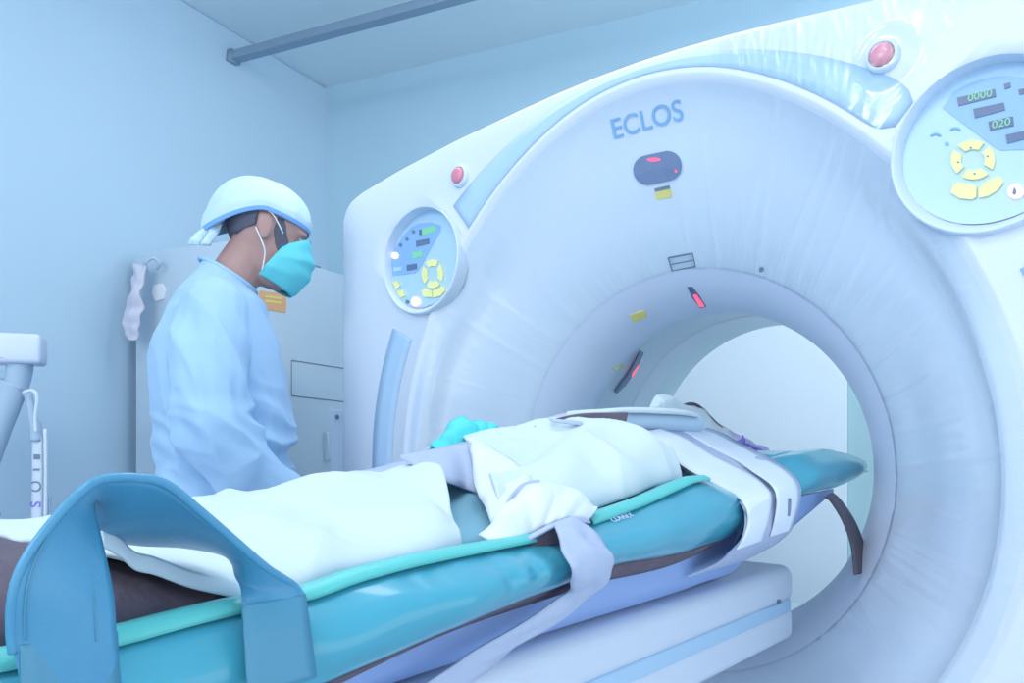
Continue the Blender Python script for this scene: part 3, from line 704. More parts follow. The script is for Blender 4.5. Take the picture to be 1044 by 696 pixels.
torso = cover('torso_sheet', 'white sheet draped over the chest and belly of the patient, nearer the scanner', 'sheet', M['sheet'], lambda x: -.495-.86*max(x, -.1), lambda x: -.06-.9*max(x, -.12), lambda y: smt(HT_T, y), .245, .235, zbn(-.004), zbn(-.03), ex=2.2, amp=.012, seed=2, extra=ex_t)
HEM = [(104, 553), (122, 563), (138, 577), (158, 582), (190, 594), (218, 601), (246, 606), (275, 608)]
HZ = sorted((atx(a, b, .243).y, atx(a, b, .243).z) for a, b in HEM)
znl = lambda y: lerpt(HZ+[(HZ[-1][0]+.06, smt(ZT, HZ[-1][0]+.06)-.006), (-.85, smt(ZT, -.85)-.008), (-.5, smt(ZT, -.5)-.008)], y)
HT_L = [(-1.4, .978), (-1.11, .980), (-1.0, .982), (-.918, .976), (-.87, .981), (-.808, .991), (-.734, 1.006), (-.68, 1.016), (-.63, 1.020), (-.59, 1.010), (-.54, .995)]
ex_l = lambda x, y, t: ridge(x, y, .19, -.72, .05, -.66, .03, .014)-ridge(x, y, .22, -.76, .1, -.72, .018, .010)+ridge(x, y, .1, -1.05, -.02, -.7, .03, .009)+ridge(x, y, .14, -.95, .02, -.75, .04, .010)+ridge(x, y, .2, -.8, .12, -.7, .035, .012)-ridge(x, y, .2, -.88, .1, -.86, .03, .010)
legs = cover('leg_sheet', 'white sheet draped over the legs of the patient, between the handle and the grey band', 'sheet', M['sheet'], lambda x: -1.125+.2*max(0, -x), lambda x: -.594-.75*max(x, -.1), lambda y: smt(HT_L, y), .243, .25, lambda y: znl(y), lambda y: znl(y)-.02, ex=2.15, amp=.012, seed=9, extra=ex_l)
base = cover('lower_sheet', 'sheet coloured as if in shade, showing in the gap between the two white sheets', 'sheet', M['under'], lambda x: -.95, lambda x: -.3, lambda y: lerpt([(-.95, .95), (-.7, .985), (-.6, 1.005), (-.5, 1.02), (-.3, 1.04)], y), .236, .24, zbn(-.01), zbn(-.02), ex=2.2, amp=.004, seed=5)
darkb = cover('dark_blanket', 'dark brown patterned blanket over the feet under the white sheet, inside the loop handle', 'blanket', M['dark'], lambda x: -1.6, lambda x: -.88, lambda y: lerpt([(-1.6, .975), (-1.25, .985), (-1.13, .978), (-1.08, .962), (-.9, .955)], y), .238, .235, lambda y: .925, lambda y: .92, ex=3.0, amp=.006, seed=14)
# piped hem of leg sheet
hem = [atx(a, b, .2475) for a, b in HEM]
ribbon('sheet_hem', [p+Vector((-.003, 0, .010)) for p in hem], [p+Vector((.001, 0, -.003)) for p in hem], M['capc'], None, th=.003, n=60, k=5, bulge=.001)
tag(bpy.data.objects['sheet_hem'], 'pale blue piped edge of a thin mattress seen through the loop handle', 'mattress edge')

# folded blanket roll and small cloths at the patient's head
roll = thing('blanket_roll', 'rolled pale blue blanket with a dark opening lying across the chest of the patient', 'blanket', (0, -.1, 1.1))
ra = [atx(612, 427, .06), atx(640, 429, .07), atx(675, 430, .08), atx(700, 430.5, .085), atx(712, 431, .085)]
def rr(t): return lerpt([(0, .008), (.1, .017), (.5, .019), (.93, .018), (1, .010)], t)
tube('roll', ra, rr, M['bluesheet'], roll, n=40, seg=18)
ribbon('roll_top', [atx(578, 421, .03), atx(592, 419.5, .04), atx(610, 418.5, .05), atx(645, 416.5, .06), atx(690, 418, .07), atx(706, 421, .07)], [atx(578, 423, .06), atx(594, 422, .075), atx(612, 421.5, .09), atx(642, 419, .1), atx(690, 421, .11), atx(712, 424, .11)], M['sheet'], roll, th=.006, n=50, k=5)
ribbon('roll_edge', [atx(540, 433, .0), atx(556, 427, .0), atx(572, 422.5, .01), atx(590, 420, .02)], [atx(545, 435, .03), atx(560, 430, .03), atx(576, 426, .04), atx(592, 424, .05)], M['strap'], roll, th=.003, n=24, k=4)
ribbon('roll_inside_shade', [atx(560, 428, .05), atx(590, 422, .06), atx(620, 421, .07), atx(640, 421, .075)], [atx(575, 428, .055), atx(600, 430.5, .07), atx(622, 436, .085), atx(637, 434, .09)], M['dark'], roll, th=.003, n=30, k=5)  # dark ribbon painted in as the shade inside the roll
ribbon('roll_edge', [atx(560, 427, .075), atx(590, 430, .085), atx(612, 434, .095), atx(640, 439, .1)], [atx(565, 430, .085), atx(592, 433, .095), atx(612, 438, .105), atx(645, 444, .11)], M['strap'], roll, th=.003, n=30, k=4)
tag(ribbon('white_tissue', [atx(662, 418, .05), atx(666, 408, .04), atx(670, 403, .03), atx(680, 403.5, .0), atx(694, 413, -.02), atx(704, 419, -.02)], [atx(664, 423, .06), atx(672, 421, .06), atx(680, 421, .06), atx(690, 421, .05), atx(698, 423, .04), atx(706, 423, .03)], M['sheet'], None, th=.004, n=40, k=8, bulge=.01, wav=.006, seed=3), 'peak of crumpled white cloth on top of the rolled blanket', 'cloth')
tag(ribbon('head_drape', [atx(690, 417, -.02), atx(705, 413.5, -.03), atx(716, 416, -.04), atx(728, 428, -.03), atx(745, 440, -.01), atx(770, 455, .02), atx(790, 468, .06)], [atx(690, 440, .07), atx(700, 440, .08), atx(716, 444, .09), atx(735, 452, .1), atx(755, 462, .12), atx(775, 475, .14), atx(800, 486, .17)], M['sheet'], None, th=.004, n=50, k=10, bulge=.008, wav=.006, seed=8), 'white cloth over the head of the patient, in front of the bore', 'cloth')
tube('head_strap', [atx(693, 415, .0), atx(702, 411.5, -.02), atx(711, 413, -.02), atx(719, 420, -.01), atx(729, 430, .01), atx(736, 436, .03)], .0035, M['dark'], None, n=40, seg=8)
tag(bpy.data.objects['head_strap'], 'thin brown strap arching over the white cloth at the head', 'strap')
lc = thing('lilac_cloth', 'lilac cloth with a purple bow on the head of the patient in the bore', 'cloth', (0.0, .2, 1.05))
ribbon('cloth_band', [atx(735, 440, .03), atx(745, 441, .03), atx(760, 447, .04), atx(775, 455, .05), atx(795, 470, .07)], [atx(738, 447, .07), atx(748, 452, .08), atx(762, 459, .09), atx(776, 466, .1), atx(790, 474, .12)], M['lilac'], lc, th=.004, n=36, k=6, wav=.01, seed=5)
ribbon('bow', [atx(748, 451, .1), atx(756, 447, .1), atx(757, 443, .1)], [atx(753, 453, .11), atx(759, 452, .11), atx(759, 447, .11)], M['purple'], lc, th=.003, n=16, k=4)
ribbon('bow', [atx(757, 451, .1), atx(766, 454, .1), atx(778, 459, .11), atx(790, 466, .11)], [atx(760, 456, .11), atx(767, 457, .11), atx(779, 462, .12), atx(788, 469, .12)], M['purple'], lc, th=.003, n=20, k=4, wav=.004)
# aqua cloth on the far side of the belly
tag(ribbon('aqua_cloth', [atx(440, 458, -.1), atx(452, 443, -.1), atx(462, 428, -.1), (atx(478, 429, -.1)), atx(496, 431, -.09), atx(506, 435, -.08)], [atx(452, 465, -.06), atx(465, 461, -.05), atx(482, 457, -.05), atx(492, 453, -.05), atx(500, 450, -.05), atx(508, 446, -.05)], M['aqua'], None, th=.005, n=50, k=10, bulge=.012, wav=.012, seed=12), 'crumpled aqua cloth on the far side of the belly of the patient', 'cloth')

# ------------------------------------------------------------------ straps
CB = bvh_of([torso, legs, nb, base, hull])
def on(px, py, off=.006, X=None):
    if X is not None: return atx(px, py, X)
    h = cast(CB, px, py)
    return h[0]+h[1]*off if h else atx(px, py, .1)
ws = thing('waist_band', 'lilac-grey fabric band tied across the waist of the patient and around the teal side', 'strap', (.1, -.55, 1.05))
ribbon('far_flap', [on(350, 483.5, X=-.12), on(380, 478, X=-.13), on(407, 471, X=-.13), on(430, 466, X=-.13)], [on(352, 485, X=-.08), on(385, 485, X=-.07), on(415, 484, X=-.07), on(432, 479, X=-.07)], M['strap'], ws, th=.003, n=24, k=5)
ribbon('flap', [on(407, 465.5, X=.02), on(425, 461.5, X=.02), on(446, 457.5, X=.02), on(466, 453, X=.02), on(479, 450, X=.03)], [on(408, 467, X=.02), on(424, 476, X=.06), on(446, 487, X=.09), on(470, 496, X=.12), on(488, 503, X=.14)], M['strap'], ws, th=.0035, n=30, k=8, bulge=.003)
ribbon('band', [on(478, 450, X=.035), on(482, 470, X=.08), on(484, 495, X=.13), on(493, 514, X=.17), on(504, 540, X=.22)], [on(486, 449, X=.035), on(510, 462, X=.09), on(532, 478, X=.14), on(542, 492, X=.185), on(520, 526, X=.23)], M['strapw'], ws, th=.0035, n=40, k=8, bulge=.006, wav=.004)
# white folded piece between band and knot
ribbon('band_fold', [on(477, 451, X=.05), on(481, 470, X=.09), on(484, 495, X=.14), on(493, 512, X=.18)], [on(484, 452, X=.05), on(488, 470, X=.09), on(493, 493, X=.14), on(500, 509, X=.18)], M['strap'], ws, th=.003, n=24, k=3)
ribbon('folded_edge', [on(504, 546, X=.235), on(508, 530, X=.235), on(518, 508, X=.235), on(532, 494, X=.23), on(548, 490, X=.225)], [on(506, 553, X=.243), on(513, 538, X=.243), on(524, 515, X=.243), on(538, 499, X=.24), on(552, 494, X=.235)], M['strap'], ws, th=.004, n=30, k=4)
ribbon('knot', [on(504, 553, X=.25), on(511, 536, X=.25), on(522, 513, X=.25), on(537, 496, X=.245), on(553, 492, X=.24), on(570, 500, X=.245), on(585, 512, X=.255), on(598, 526, X=.27)], [on(506, 555, X=.27), on(522, 551, X=.28), on(534, 547, X=.285), on(544, 543, X=.29), on(556, 538, X=.295), on(568, 533, X=.3), on(582, 529, X=.3), on(597, 531, X=.3)], M['strapw'], ws, th=.004, n=60, k=14, bulge=.02, wav=.009, seed=21)
ribbon('knot_hem', [on(540, 546, X=.292), on(553, 539, X=.3), on(567, 532.5, X=.306), on(582, 527.5, X=.306), on(599, 529, X=.3)], [on(538, 551, X=.296), on(552, 544, X=.304), on(566, 537, X=.31), on(581, 532.5, X=.31), on(602, 533.5, X=.302)], M['strap'], ws, th=.003, n=30, k=4)
ribbon('knot_gap_shade', [on(536, 551, X=.293), on(553, 542, X=.30), on(568, 535, X=.303), on(600, 531, X=.298)], [on(548, 562, X=.298), on(563, 556, X=.304), on(580, 552, X=.309), on(601, 540, X=.302)], M['dark'], ws, th=.002, n=20, k=4)  # dark ribbon painted in as shade in the gap under the knot
ribbon('wrap', [on(564, 534, X=.306), on(569, 545, X=.327), on(575, 560, X=.342), on(580.5, 578, X=.35), on(582, 595, X=.344), on(579, 603, X=.33), on(560, 618, X=.318), on(500, 654, X=.312), on(462, 678, X=.31), on(400, 716, X=.31)], [on(592, 531, X=.308), on(603, 541, X=.327), on(618, 556, X=.343), on(625, 569, X=.348), on(623, 583, X=.34), on(612, 598, X=.328), on(585, 622, X=.305), on(535, 655, X=.298), on(503, 676, X=.296), on(455, 712, X=.296)], M['strap'], ws, th=.003, n=90, k=12, bulge=.004, wav=.006, seed=31)
# head strap
hs = thing('head_end_strap', 'wide grey restraint strap with two white bands across the head end of the stretcher', 'strap', (.15, -.15, 1.05))
GL = [(640, 440, .06), (655, 448, .10), (672, 459, .13), (700, 480, .17), (740, 502, .26), (757, 516, .325), (760, 530, .347), (757, 548, .350), (745, 562, .335), (728, 576, .31), (700, 588, .28)]
GR = [(715, 435, .06), (735, 441, .09), (755, 452, .12), (783, 466, .215), (804, 480, .288), (815, 493, .333), (816, 507, .350), (811, 526, .352), (805, 541, .345), (790, 554, .315), (760, 570, .28)]
def sp(L, dx=0.0): return [atx(x, y, X+dx) for x, y, X in L]
ribbon('strap_web', sp(GL), sp(GR), M['strap'], hs, th=.003, n=80, k=10)
B1L = [(649, 442, .075), (660, 448, .105), (674, 457.5, .134), (702, 479, .176), (741, 499.5, .262), (758, 513, .328), (763, 529, .350), (759, 547, .353), (751, 560, .345)]
B1R = [(673, 437, .075), (690, 443, .105), (705, 450, .134), (728, 464, .172), (765, 483, .252), (782, 498, .326), (786, 508, .350), (783, 530, .354), (776, 551, .346)]
ribbon('white_band', sp(B1L, .003), sp(B1R, .003), M['strapw'], hs, th=.002, n=70, k=8)
B2L = [(692, 438, .08), (708, 446, .105), (729, 458, .134), (750, 469, .185), (768, 481, .255), (786, 494, .328), (792, 508, .350), (790, 529, .355), (785, 547, .346)]
B2R = [(711, 437, .08), (732, 443, .10), (752, 453, .13), (778, 467, .208), (799, 479, .285), (811, 492, .332), (813.5, 507, .350), (809.5, 525, .355), (804, 541, .346)]
wb2 = ribbon('white_band', sp(B2L, .003), sp(B2R, .003), M['strapw'], hs, th=.002, n=70, k=8)
ribbon('printed_mark', sp([(804, 507.5, .3565), (803.2, 518, .3585), (802.5, 526, .3585)]), sp([(806.5, 508, .3565), (806, 518, .3585), (805, 526, .3585)]), M['dgrey'], hs, th=.001, n=10, k=2)

# ------------------------------------------------------------------ standing man
mp = atd(233, 700, 2.0); MAN = Vector((mp.x, mp.y, 0)); ang = math.atan2(.854, .513)
man = thing('person', 'person in pale blue surgical gown, cap and aqua mask standing beside the scanner looking down', 'person', MAN)
man.rotation_euler = (0, 0, ang); LOC[man.name] = Vector()
bm = bmesh.new()
HC = Vector((.088, 0, 1.585)); tl = math.radians(14); HS = 1.08
def TH(v):
    x, y, z = v*HS; return HC+Vector((x*math.cos(tl)+z*math.sin(tl), y, z*math.cos(tl)-x*math.sin(tl)))
head_parts(bm, TH)
limb(bm, [(-.035, 0, 1.38), (.0, 0, 1.45), (.045, 0, 1.525)], [.075, .060, .058])
limb(bm, [(-.01, 0, .98), (0, 0, 1.15), (-.03, 0, 1.32)], [.12, .115, .12])
for s in (-1, 1):
    limb(bm, [(-.02, s*.08, .95), (-.01, s*.07, 1.12), (-.03, s*.10, 1.33), (-.03, s*.165, 1.365)], [.10, .085, .08, .05])
    limb(bm, [(-.03, s*.17, 1.36), (-.02, s*.225, 1.08), (.12, s*.190, .93)], [.05, .040, .028])
    hand(bm, (.135, s*.186, .92), (1, -s*.2, -.45), (0, -s, .2), (.4, 0, 1), .95, .35)
    limb(bm, [(-.01, s*.095, .93), (.01, s*.10, .50), (-.02, s*.10, .09)], [.088, .056, .038])
    limb(bm, [(-.04, s*.10, .045), (.12, s*.11, .035)], [.036, .028])
fuse('body', bm, M['skin'], man, voxel=.0055, smooth=4)
# gown
def grow(tab, wr, seg=40):
    rings = []
    for z, f, b, wd, dx in tab:
        c = (f+b)/2; h = (f-b)/2
        rings.append([Vector((c+h*math.copysign(abs(math.cos(2*PI*k/seg))**.9, math.cos(2*PI*k/seg)), wd*math.copysign(abs(math.sin(2*PI*k/seg))**.85, math.sin(2*PI*k/seg)), z+dx*math.cos(2*PI*k/seg))) for k in range(seg)])
    return rings
GT = [(1.475, 0.055, -0.06, 0.072, -0.038), (1.455, 0.07, -0.077, 0.088, -0.03), (1.435, 0.082, -0.097, 0.125, -0.022), (1.41, 0.092, -0.122, 0.165, -0.012), (1.37, 0.093, -0.147, 0.19, -0.006), (1.31, 0.108, -0.167, 0.195, 0), (1.24, 0.123, -0.177, 0.19, 0), (1.15, 0.136, -0.174, 0.185, 0), (1.07, 0.146, -0.164, 0.19, 0), (1.0, 0.143, -0.157, 0.195, 0), (0.9, 0.133, -0.167, 0.2, 0), (0.7, 0.138, -0.172, 0.22, 0), (0.5, 0.143, -0.177, 0.235, 0), (0.36, 0.148, -0.182, 0.245, 0)]
bm = bmesh.new(); vs, fs = loft_vf(grow(GT, 0)); addvf(bm, vs, fs)
for s in (-1, 1):
    limb(bm, [(-.03, s*.145, 1.365), (-.045, s*.19, 1.25), (-.03, s*.235, 1.10), (.03, s*.225, 1.00), (.12, s*.190, .930)], [.078, .082, .074, .064, .05])
def ridged(v): return 1-2.6*abs(noise.noise(v))
def gdisp(co, n):
    side = max(0, min(1, (abs(co.y)-.12)/.05))
    d = .004*noise.noise(co*9)
    # long folds falling from the shoulders
    d += .013*ridged(Vector((co.x*15+co.z*5, co.y*10, co.z*2.4)))*max(0, min(1, (1.42-co.z)/.12))
    # tight creases at the elbow, waist and where the gown bunches
    wv = max(0, 1-abs(co.z-1.06)/.17)
    d += .014*wv*ridged(Vector((co.x*5-co.z*6, co.y*5+3, co.z*17+co.x*9)))
    d -= .012*math.exp(-((co.z-1.015-.10*co.x)/.022)**2)*(1-side)
    return d
gown = fuse('gown', bm, M['gown'], man, voxel=.0055, smooth=4, disp=gdisp)
# waist tie and neck binding
def ringtube(name, tabrow, off, r, m, parent):
    z, f, b, wd, dx = tabrow; c = (f+b)/2; h = (f-b)/2+off; pts = []
    for k in range(41):
        a = 2*PI*k/40; pts.append(Vector((c+h*math.cos(a), (wd+off)*math.sin(a), z+dx*math.cos(a))))
    return tube(name, pts, r, m, parent, n=120, seg=8)
ringtube('neck_binding', (1.474, .066, -.068, .070, -.040), .0, .0055, M['gown'], man)
# trousers and shoes
bm = bmesh.new()
for s in (-1, 1): limb(bm, [(-.01, s*.09, .85), (.01, s*.10, .50), (-.02, s*.10, .13)], [.105, .082, .062])
fuse('trousers', bm, M['trouser'], man, voxel=.01, smooth=4)
for s in (-1, 1):
    bm = bmesh.new(); limb(bm, [(-.06, s*.10, .05), (.03, s*.105, .052), (.14, s*.112, .042)], [.05, .05, .042])
    for v in bm.verts: v.co.z = max(0.0, v.co.z)
    fuse('shoe', bm, M['shoe'], man, voxel=.008, smooth=3)
# cap: dome with rim curve, gathered back
vs = []; N = 64; K = 22
for i in range(N):
    a = 2*PI*i/N; ca, sa = math.cos(a), math.sin(a)
    rimz = .040-.006*max(0, ca)-.09*max(0, -ca)**1.5
    for j in range(K+1):
        t = j/K; ph = PI/2*t
        fx = .104 if ca > 0 else .118+.012*max(0, -ca); wy = .086
        zt = .124
        rr_ = math.sin(ph)**.92 if t < .85 else 1-(t-.85)*.12
        z = rimz+(zt-rimz)*(math.cos(ph)**1.0)
        x = fx*rr_*ca-.008; y = wy*rr_*sa
        if ca < 0: z += .012*math.sin(PI*t)*(-ca); x -= .01*math.sin(PI*t)*(-ca)
        wv = .003*noise.noise(Vector((a*2.5, t*3, 1)))+.0022*math.sin(a*15+t*3+2*noise.noise(Vector((a, t, 4))))*t*max(.25, -ca)
        p = Vector((x, y, z)); p += Vector((ca, sa, .4)).normalized()*wv
        vs.append(TH(p))
fs = [(i*(K+1)+j, ((i+1) % N)*(K+1)+j, ((i+1) % N)*(K+1)+j+1, i*(K+1)+j+1) for i in range(N) for j in range(K)]
cap = mesh('surgical_cap', vs, fs, M['cap'], man); k_ = cap.modifiers.new('s', 'SOLIDIFY'); k_.thickness = .003
def headring(z0, zb, fx, bx, wy, a0, a1, n=40):
    out = []
    for i in range(n+1):
        a = math.radians(a0+(a1-a0)*i/n); ca, sa = math.cos(a), math.sin(a)
        out.append(TH(Vector(((fx if ca > 0 else bx)*ca-.008, wy*sa, z0-.006*max(0, ca)-(z0-zb)*max(0, -ca)**1.5))))
    return out
LOC[cap.name] = Vector()
ribbon('cap_band', headring(.043, -.040, .1045, .1315, .0875, -180, 180, 60), headring(.033, -.053, .103, .1285, .0865, -180, 180, 60), M['capin'], cap, th=.003, n=120, k=4)
def tail(pts, w0, nm='cap_tie'):
    A = [TH(Vector(p)) for p in pts]; return ribbon(nm, A, [p+(TH(Vector((w0, 0, .006)))-TH(Vector())) for p in A], M['cap'], cap, th=.003, n=24, k=4, wav=.006, bulge=.004)
tail([(-.122, -.02, -.01), (-.134, -.03, -.04), (-.147, -.034, -.062), (-.152, -.036, -.082)], .026)
tail([(-.116, -.03, -.02), (-.118, -.04, -.045), (-.124, -.042, -.065), (-.128, -.04, -.078)], .022)
# hair below cap, sideburn and beard
def patch(name, zs, a0, a1, off, m, parent, n=24):
    rows = []
    for z in zs:
        f = lerpt([(q[0], q[1]) for q in HEADLV], z); b = lerpt([(q[0], q[2]) for q in HEADLV], z); wd = lerpt([(q[0], q[3]) for q in HEADLV], z)
        c = (f+b)/2; h = (f-b)/2; row = []
        for i in range(n+1):
            a = math.radians(a0(z)+(a1(z)-a0(z))*i/n); ca, sa = math.cos(a), math.sin(a)
            row.append(TH(Vector((c+(h+off)*math.copysign(abs(ca)**.85, ca), (wd+off)*math.copysign(abs(sa)**.85, sa), z))))
        rows.append(row)
    vs = [p for r in rows for p in r]; W_ = n+1
    o = mesh(name, vs, [(i*W_+j, i*W_+j+1, (i+1)*W_+j+1, (i+1)*W_+j) for i in range(len(rows)-1) for j in range(n)], m, parent); s = o.modifiers.new('s', 'SOLIDIFY'); s.thickness = .006; s.offset = 0
    return o
patch('hair', [.055, .04, .02, .0, -.015, -.028], lambda z: 100+max(0, -z)*1500, lambda z: 260-max(0, -z)*1500, .0015, M['hair'], man, 36)
BA = [(-.085, 52), (-.06, 48), (-.03, 50), (0, 60), (.03, 72)]; BE = [(-.085, 56), (-.06, 70), (-.03, 79), (0, 81), (.03, 80)]
for s in (-1, 1):
    patch('beard', [.03, .015, 0, -.015, -.03, -.045, -.06, -.075, -.085], lambda z, s=s: s*lerpt(BA, z), lambda z, s=s: s*lerpt(BE, z), -.0005, M['hair'], man, 14)
# eyes and brows
for s in (-1, 1):
    bm = bmesh.new(); ell(bm, TH(Vector((.0695, s*.031, -.001))), (.012, .012, .009)); me = bpy.data.meshes.new('eye'); bm.to_mesh(me); bm.free(); e = link('eye', me, M['eye'], man)
    bm = bmesh.new(); ell(bm, TH(Vector((.0805, s*.031, -.003))), (.0045, .0055, .0055)); me = bpy.data.meshes.new('iris'); bm.to_mesh(me); bm.free(); link('iris', me, M['iris'], e)
    tube('upper_eyelid', [TH(Vector(p)) for p in ((.080, s*.016, .002), (.0850, s*.03, .0035), (.078, s*.046, .001))], .0042, M['skin'], man, n=14, seg=8)
    tube('eyelash', [TH(Vector(p)) for p in ((.083, s*.016, -.003), (.0870, s*.03, -.0025), (.080, s*.047, -.004))], .0010, M['hair'], man, n=14, seg=6)
    tube('eyebrow', [TH(Vector(p)) for p in ((.090, s*.012, .021), (.0905, s*.03, .026), (.079, s*.052, .021))], lambda t: .0028*math.sin(PI*(.15+.75*t)), M['hair'], man, n=16, seg=8)
# mask
rows = []; NU = 32; NV = 26
for i in range(NV+1):
    v = i/NV; z = .002-.128*v
    row = []
    for j in range(NU+1):
        u = -1+2*j/NU; au = abs(u)
        fr = lerpt([(0, .100), (.18, .114), (.38, .126), (.6, .124), (.8, .114), (1, .092)], v)
        xs = .048-.040*v; wd = lerpt([(0, .060), (.4, .073), (.75, .069), (1, .046)], v)
        x = xs+(fr-xs)*math.cos(PI/2*au)**.75; y = wd*math.sin(PI/2*u)
        zz = z-(.022*(1-v)-.022*v)*au**2+.012*(1-au**2)*(1-v)
        x += .0022*math.sin(v*PI*7)*(1-au**4)
        row.append(TH(Vector((x, y, zz))))
    rows.append(row)
vs = [p for r in rows for p in r]; W_ = NU+1
msk = mesh('face_mask', vs, [(i*W_+j, i*W_+j+1, (i+1)*W_+j+1, (i+1)*W_+j) for i in range(NV) for j in range(NU)], M['maskm'], man); k_ = msk.modifiers.new('s', 'SOLIDIFY'); k_.thickness = .0025
LOC[msk.name] = Vector()
for s in (-1, 1):
    tube('ear_loop', [TH(Vector(p)) for p in ((.050, s*.058, -.014), (.026, s*.074, .012), (.006, s*.0825, .030), (-.006, s*.084, .034))], .0018, M['whitec'], msk, n=20, seg=6)
    tube('ear_loop', [TH(Vector(p)) for p in ((.014, s*.060, -.095), (.010, s*.074, -.055), (-.008, s*.081, -.028), (-.022, s*.083, -.01))], .0018, M['whitec'], msk, n=20, seg=6)
tube('nose_wire', [TH(Vector(p)) for p in ((.075, -.045, .004), (.098, -.02, .012), (.1035, 0, .014), (.098, .02, .012), (.075, .045, .004))], .0015, M['maskm'], msk, n=20, seg=6)

# ------------------------------------------------------------------ tall cabinet behind the person
K0 = cw(-.933, 2.62); KF = (K0, -EXB.normalized(), -EXL.normalized())   # x: towards left wall, y: towards back wall
cab = thing('tall_cabinet', 'tall pale grey cabinet against the left wall behind the person', 'cabinet', K0)
LOC[cab.name] = K0.copy()
box('body', (0, 0, .06), (.43, .85, 1.717), M['cab'], cab, frame=KF, bev=.006)
box('plinth', (.02, .02, 0), (.42, .83, .06), M['grey'], cab, frame=KF, bev=.003)
CBB = bvh_of([cab.children[0]])
pz = [(297, 367), (352, 375.5), (352, 409.5), (297, 403)]
for a, b in zip(pz, pz[1:]+pz[:1]):
    ha = cast(CBB, *a); hb = cast(CBB, *b)
    if ha and hb: tube('panel_seam', [ha[0]+ha[1]*.001, (ha[0]+hb[0])/2+ha[1]*.001, hb[0]+hb[1]*.001], .0018, M['dgrey'], cab, n=4, seg=6)
h0 = cast(CBB, 300, 385)
tube('door_handle', [cast(CBB, 331, 440)[0]+h0[1]*.012, cast(CBB, 331, 455)[0]+h0[1]*.02, cast(CBB, 331, 470)[0]+h0[1]*.012], .006, M['grey'], cab, n=10)
lb = decal('orange_label', CBB, [(264, 296), (292, 299.5), (291, 319), (263.5, 314)], M['olab'], cab, .001, .001)
for dy_ in (3.5, 8): decal('label_print', CBB, [(270, 297.5+dy_), (287, 299.7+dy_), (287, 301.7+dy_), (270, 299.5+dy_)], M['ylab'], cab, .0025, .0003)
tq = cw(-.78, 2.99, 1.718); TF = (tq, -EXB.normalized(), -EXL.normalized())
tr = box('tray', (-.0, -.09, 0), (.16, .10, .014), M['dgrey'], None, frame=TF, bev=.003); tag(tr, 'flat dark tray on top of the tall pale grey cabinet', 'tray')
# cloth and tag hanging on the cabinet's left side
hk = thing('hanging_cloth', 'cream cloth hanging from a hook on the left corner of the tall cabinet', 'cloth', atd(150, 345, 2.68))
ribbon('cloth', [atd(140, 271, 2.76), atd(136, 288, 2.74), atd(129, 312, 2.73), atd(127, 330, 2.73), atd(131, 343, 2.73)], [atd(150, 271, 2.70), atd(145, 290, 2.69), atd(144, 312, 2.68), atd(142, 332, 2.68), atd(140, 347, 2.68)], M['cream'], hk, th=.006, n=36, k=8, bulge=.012, wav=.016, seed=6)
tube('hook', [atd(150, 276, 2.72), atd(148, 268, 2.70), atd(156, 263, 2.70), atd(162, 268, 2.70), atd(160, 273, 2.71)], .006, M['grey'], hk, n=24, seg=8)
wt = cast(CBB, 163, 300)
if wt:
    o = decal('paper_tag', CBB, [(157, 291), (166, 289), (170, 296), (168, 305), (160, 307), (156, 300)], M['whitec'], None, .002, .004); tag(o, 'small white tag stuck near the top of the tall cabinet behind the shoulder', 'tag')
# slim white box between cabinet and scanner
sb = thing('slim_cabinet', 'slim white cabinet standing between the tall grey cabinet and the left edge of the scanner', 'cabinet', cw(-.50, 2.6))
SF = (cw(-.568, 2.50), EXB.normalized(), -EXL.normalized()); LOC[sb.name] = cw(-.50, 2.6)
box('body', (0, 0, .03), (.2, .2, 1.158), M['white'], sb, frame=SF, bev=.005); box('plinth', (.01, .01, 0), (.19, .19, .03), M['grey'], sb, frame=SF, bev=.002)
SBV = bvh_of([sb.children[0]]); decal('latch', SBV, disc(344, 425, 1.8, 2.6, 10), M['dgrey'], sb, .001, .002)

# ------------------------------------------------------------------ equipment on the far left
eq0 = atd(2, 700, 2.15); EQ = Vector((eq0.x, eq0.y, 0))
eq = thing('monitor_arm_stand', 'white medical arm stand with a boxy head and hanging hoses by the left wall', 'medical stand', EQ); LOC[eq.name] = EQ.copy()
D = 2.15
cH = atd(14, 357, D); fr = (Vector((cH.x, cH.y, 0)), (Rv*.93+Fv*.37).normalized(), (Fv*.93-Rv*.37).normalized())
b_ = box('head', (-.085, -.055, cH.z-.038), (.072, .06, cH.z+.042), M['white'], eq, frame=fr, bev=.012)
tube('neck', [atd(20, 370, D), atd(19, 382, D), atd(16, 396, D)], lambda t: .034-.004*t, M['grey'], eq, n=10, seg=16)
tube('arm', [atd(15, 390, D), atd(8, 410, D), atd(-4, 442, D), atd(-18, 490, D), atd(-22, 560, D)], lambda t: .036-.006*t, M['grey'], eq, n=24, seg=18)
q0 = atd(-22, 560, D); tube('column', [q0+Uv*.02, Vector((q0.x, q0.y, .4)), Vector((q0.x, q0.y, .06))], .03, M['white'], eq, n=8, seg=16)
cq = Vector((q0.x, q0.y, 0))
for k in range(4):
    a = k*PI/2+.5; t = cq+Vector((math.cos(a), math.sin(a), 0))*.22
    tube('base_leg', [cq+Uv*.075, (cq+t)/2+Uv*.07, t+Uv*.06], .018, M['grey'], eq, n=6, seg=10)
    bm = bmesh.new(); capsule(bm, t-LOC[eq.name]+Vector((-.012, 0, .028)), t-LOC[eq.name]+Vector((.012, 0, .028)), .026, .026); me = bpy.data.meshes.new('caster'); bm.to_mesh(me); bm.free(); link('caster', me, M['dgrey'], eq)
tube('hose', [atd(20, 398, D), atd(28, 402, D), atd(31, 412, D), atd(33, 425, D), atd(36, 438, D), atd(37, 450, D)], .011, M['grey'], eq, n=30)
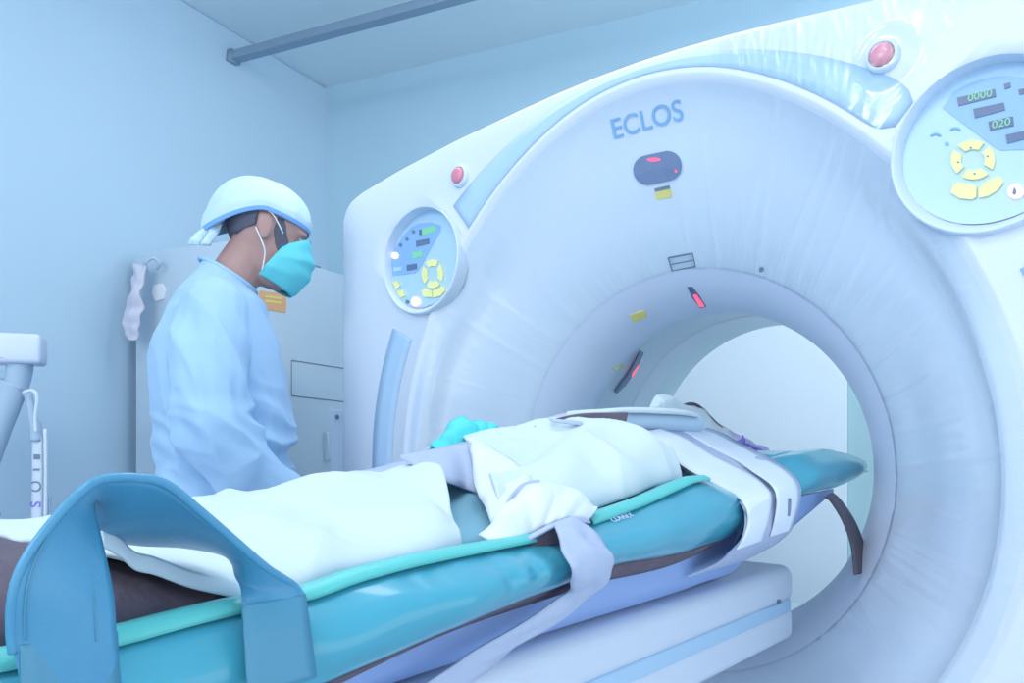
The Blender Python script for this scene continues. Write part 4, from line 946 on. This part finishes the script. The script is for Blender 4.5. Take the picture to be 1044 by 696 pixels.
tube('hose', [atd(24, 400, D-.03), atd(33, 398, D-.03), atd(38, 405, D-.03), atd(36, 425, D-.03), atd(37, 440, D-.03)], .005, M['white'], eq, n=30)
tube('connector', [atd(36, 430, D-.02), atd(37, 440, D-.02), atd(37, 449, D-.02)], .014, M['grey'], eq, n=8, seg=12)
pl = ribbon('printed_strip', [atd(33, 447, D-.02), atd(33, 490, D-.02), atd(32, 545, D-.02)], [atd(42.5, 446, D-.02), atd(43, 490, D-.02), atd(42, 545, D-.02)], M['white'], eq, th=.004, n=10, k=3)
tube('white_tube', [atd(46, 437, D-.01), atd(46.5, 480, D-.01), atd(46, 550, D-.01)], .0052, M['whitec'], eq, n=20)
tube('thin_cord', [atd(52, 505, D), atd(50.5, 515, D), atd(50.5, 550, D)], .0035, M['grey'], eq, n=14, seg=8)
EV = bvh_of([pl])
decal('printed_mark', EV, [(35, 463), (41.5, 463), (41.5, 468), (35, 468)], M['dgrey'], eq, .003, .0008)
decal('printed_mark', EV, [(34.5, 477.5), (41, 477.5), (41, 479.5), (34.5, 479.5)], M['dgrey'], eq, .003, .0008)
text_on('printed_letter', 'C', 38, 495, EV, .04, M['dgrey'], eq, right=-Rv, ext=.0005, off=.003)
text_on('printed_letter', 'S', 37.5, 514, EV, .04, M['purple'], eq, right=Uv, ext=.0005, off=.003)
HV = bvh_of([b_]); decal('red_label', HV, [(-4, 365), (4, 364), (4, 370), (-4, 371)], M['redb'], eq, .001, .001)

# lay the bands on what carries them
CB2 = bvh_of([torso, legs, nb, base, hull])
for q in ws.children:
    if q.name.split('.')[0] in ('knot', 'band_fold', 'far_flap', 'flap', 'band', 'folded_edge', 'wrap'): settle(q, CB2, .004)
web = [q for q in hs.children if q.name.startswith('strap_web')][0]; settle(web, CB2, .004)
CBW = bvh_of([torso, nb, web]); wbs = [q for q in hs.children if q.name.startswith('white_band')]
for q in wbs: settle(q, CBW, .0035)
CBX = bvh_of(wbs)
for q in hs.children:
    if q.name.startswith('printed'): settle(q, CBX, .0022)

CB3 = bvh_of([torso])
for q in roll.children:
    if q.name.split('.')[0] in ('roll_inside_shade', 'roll_edge', 'roll_top'): settle(q, CB3, .004)
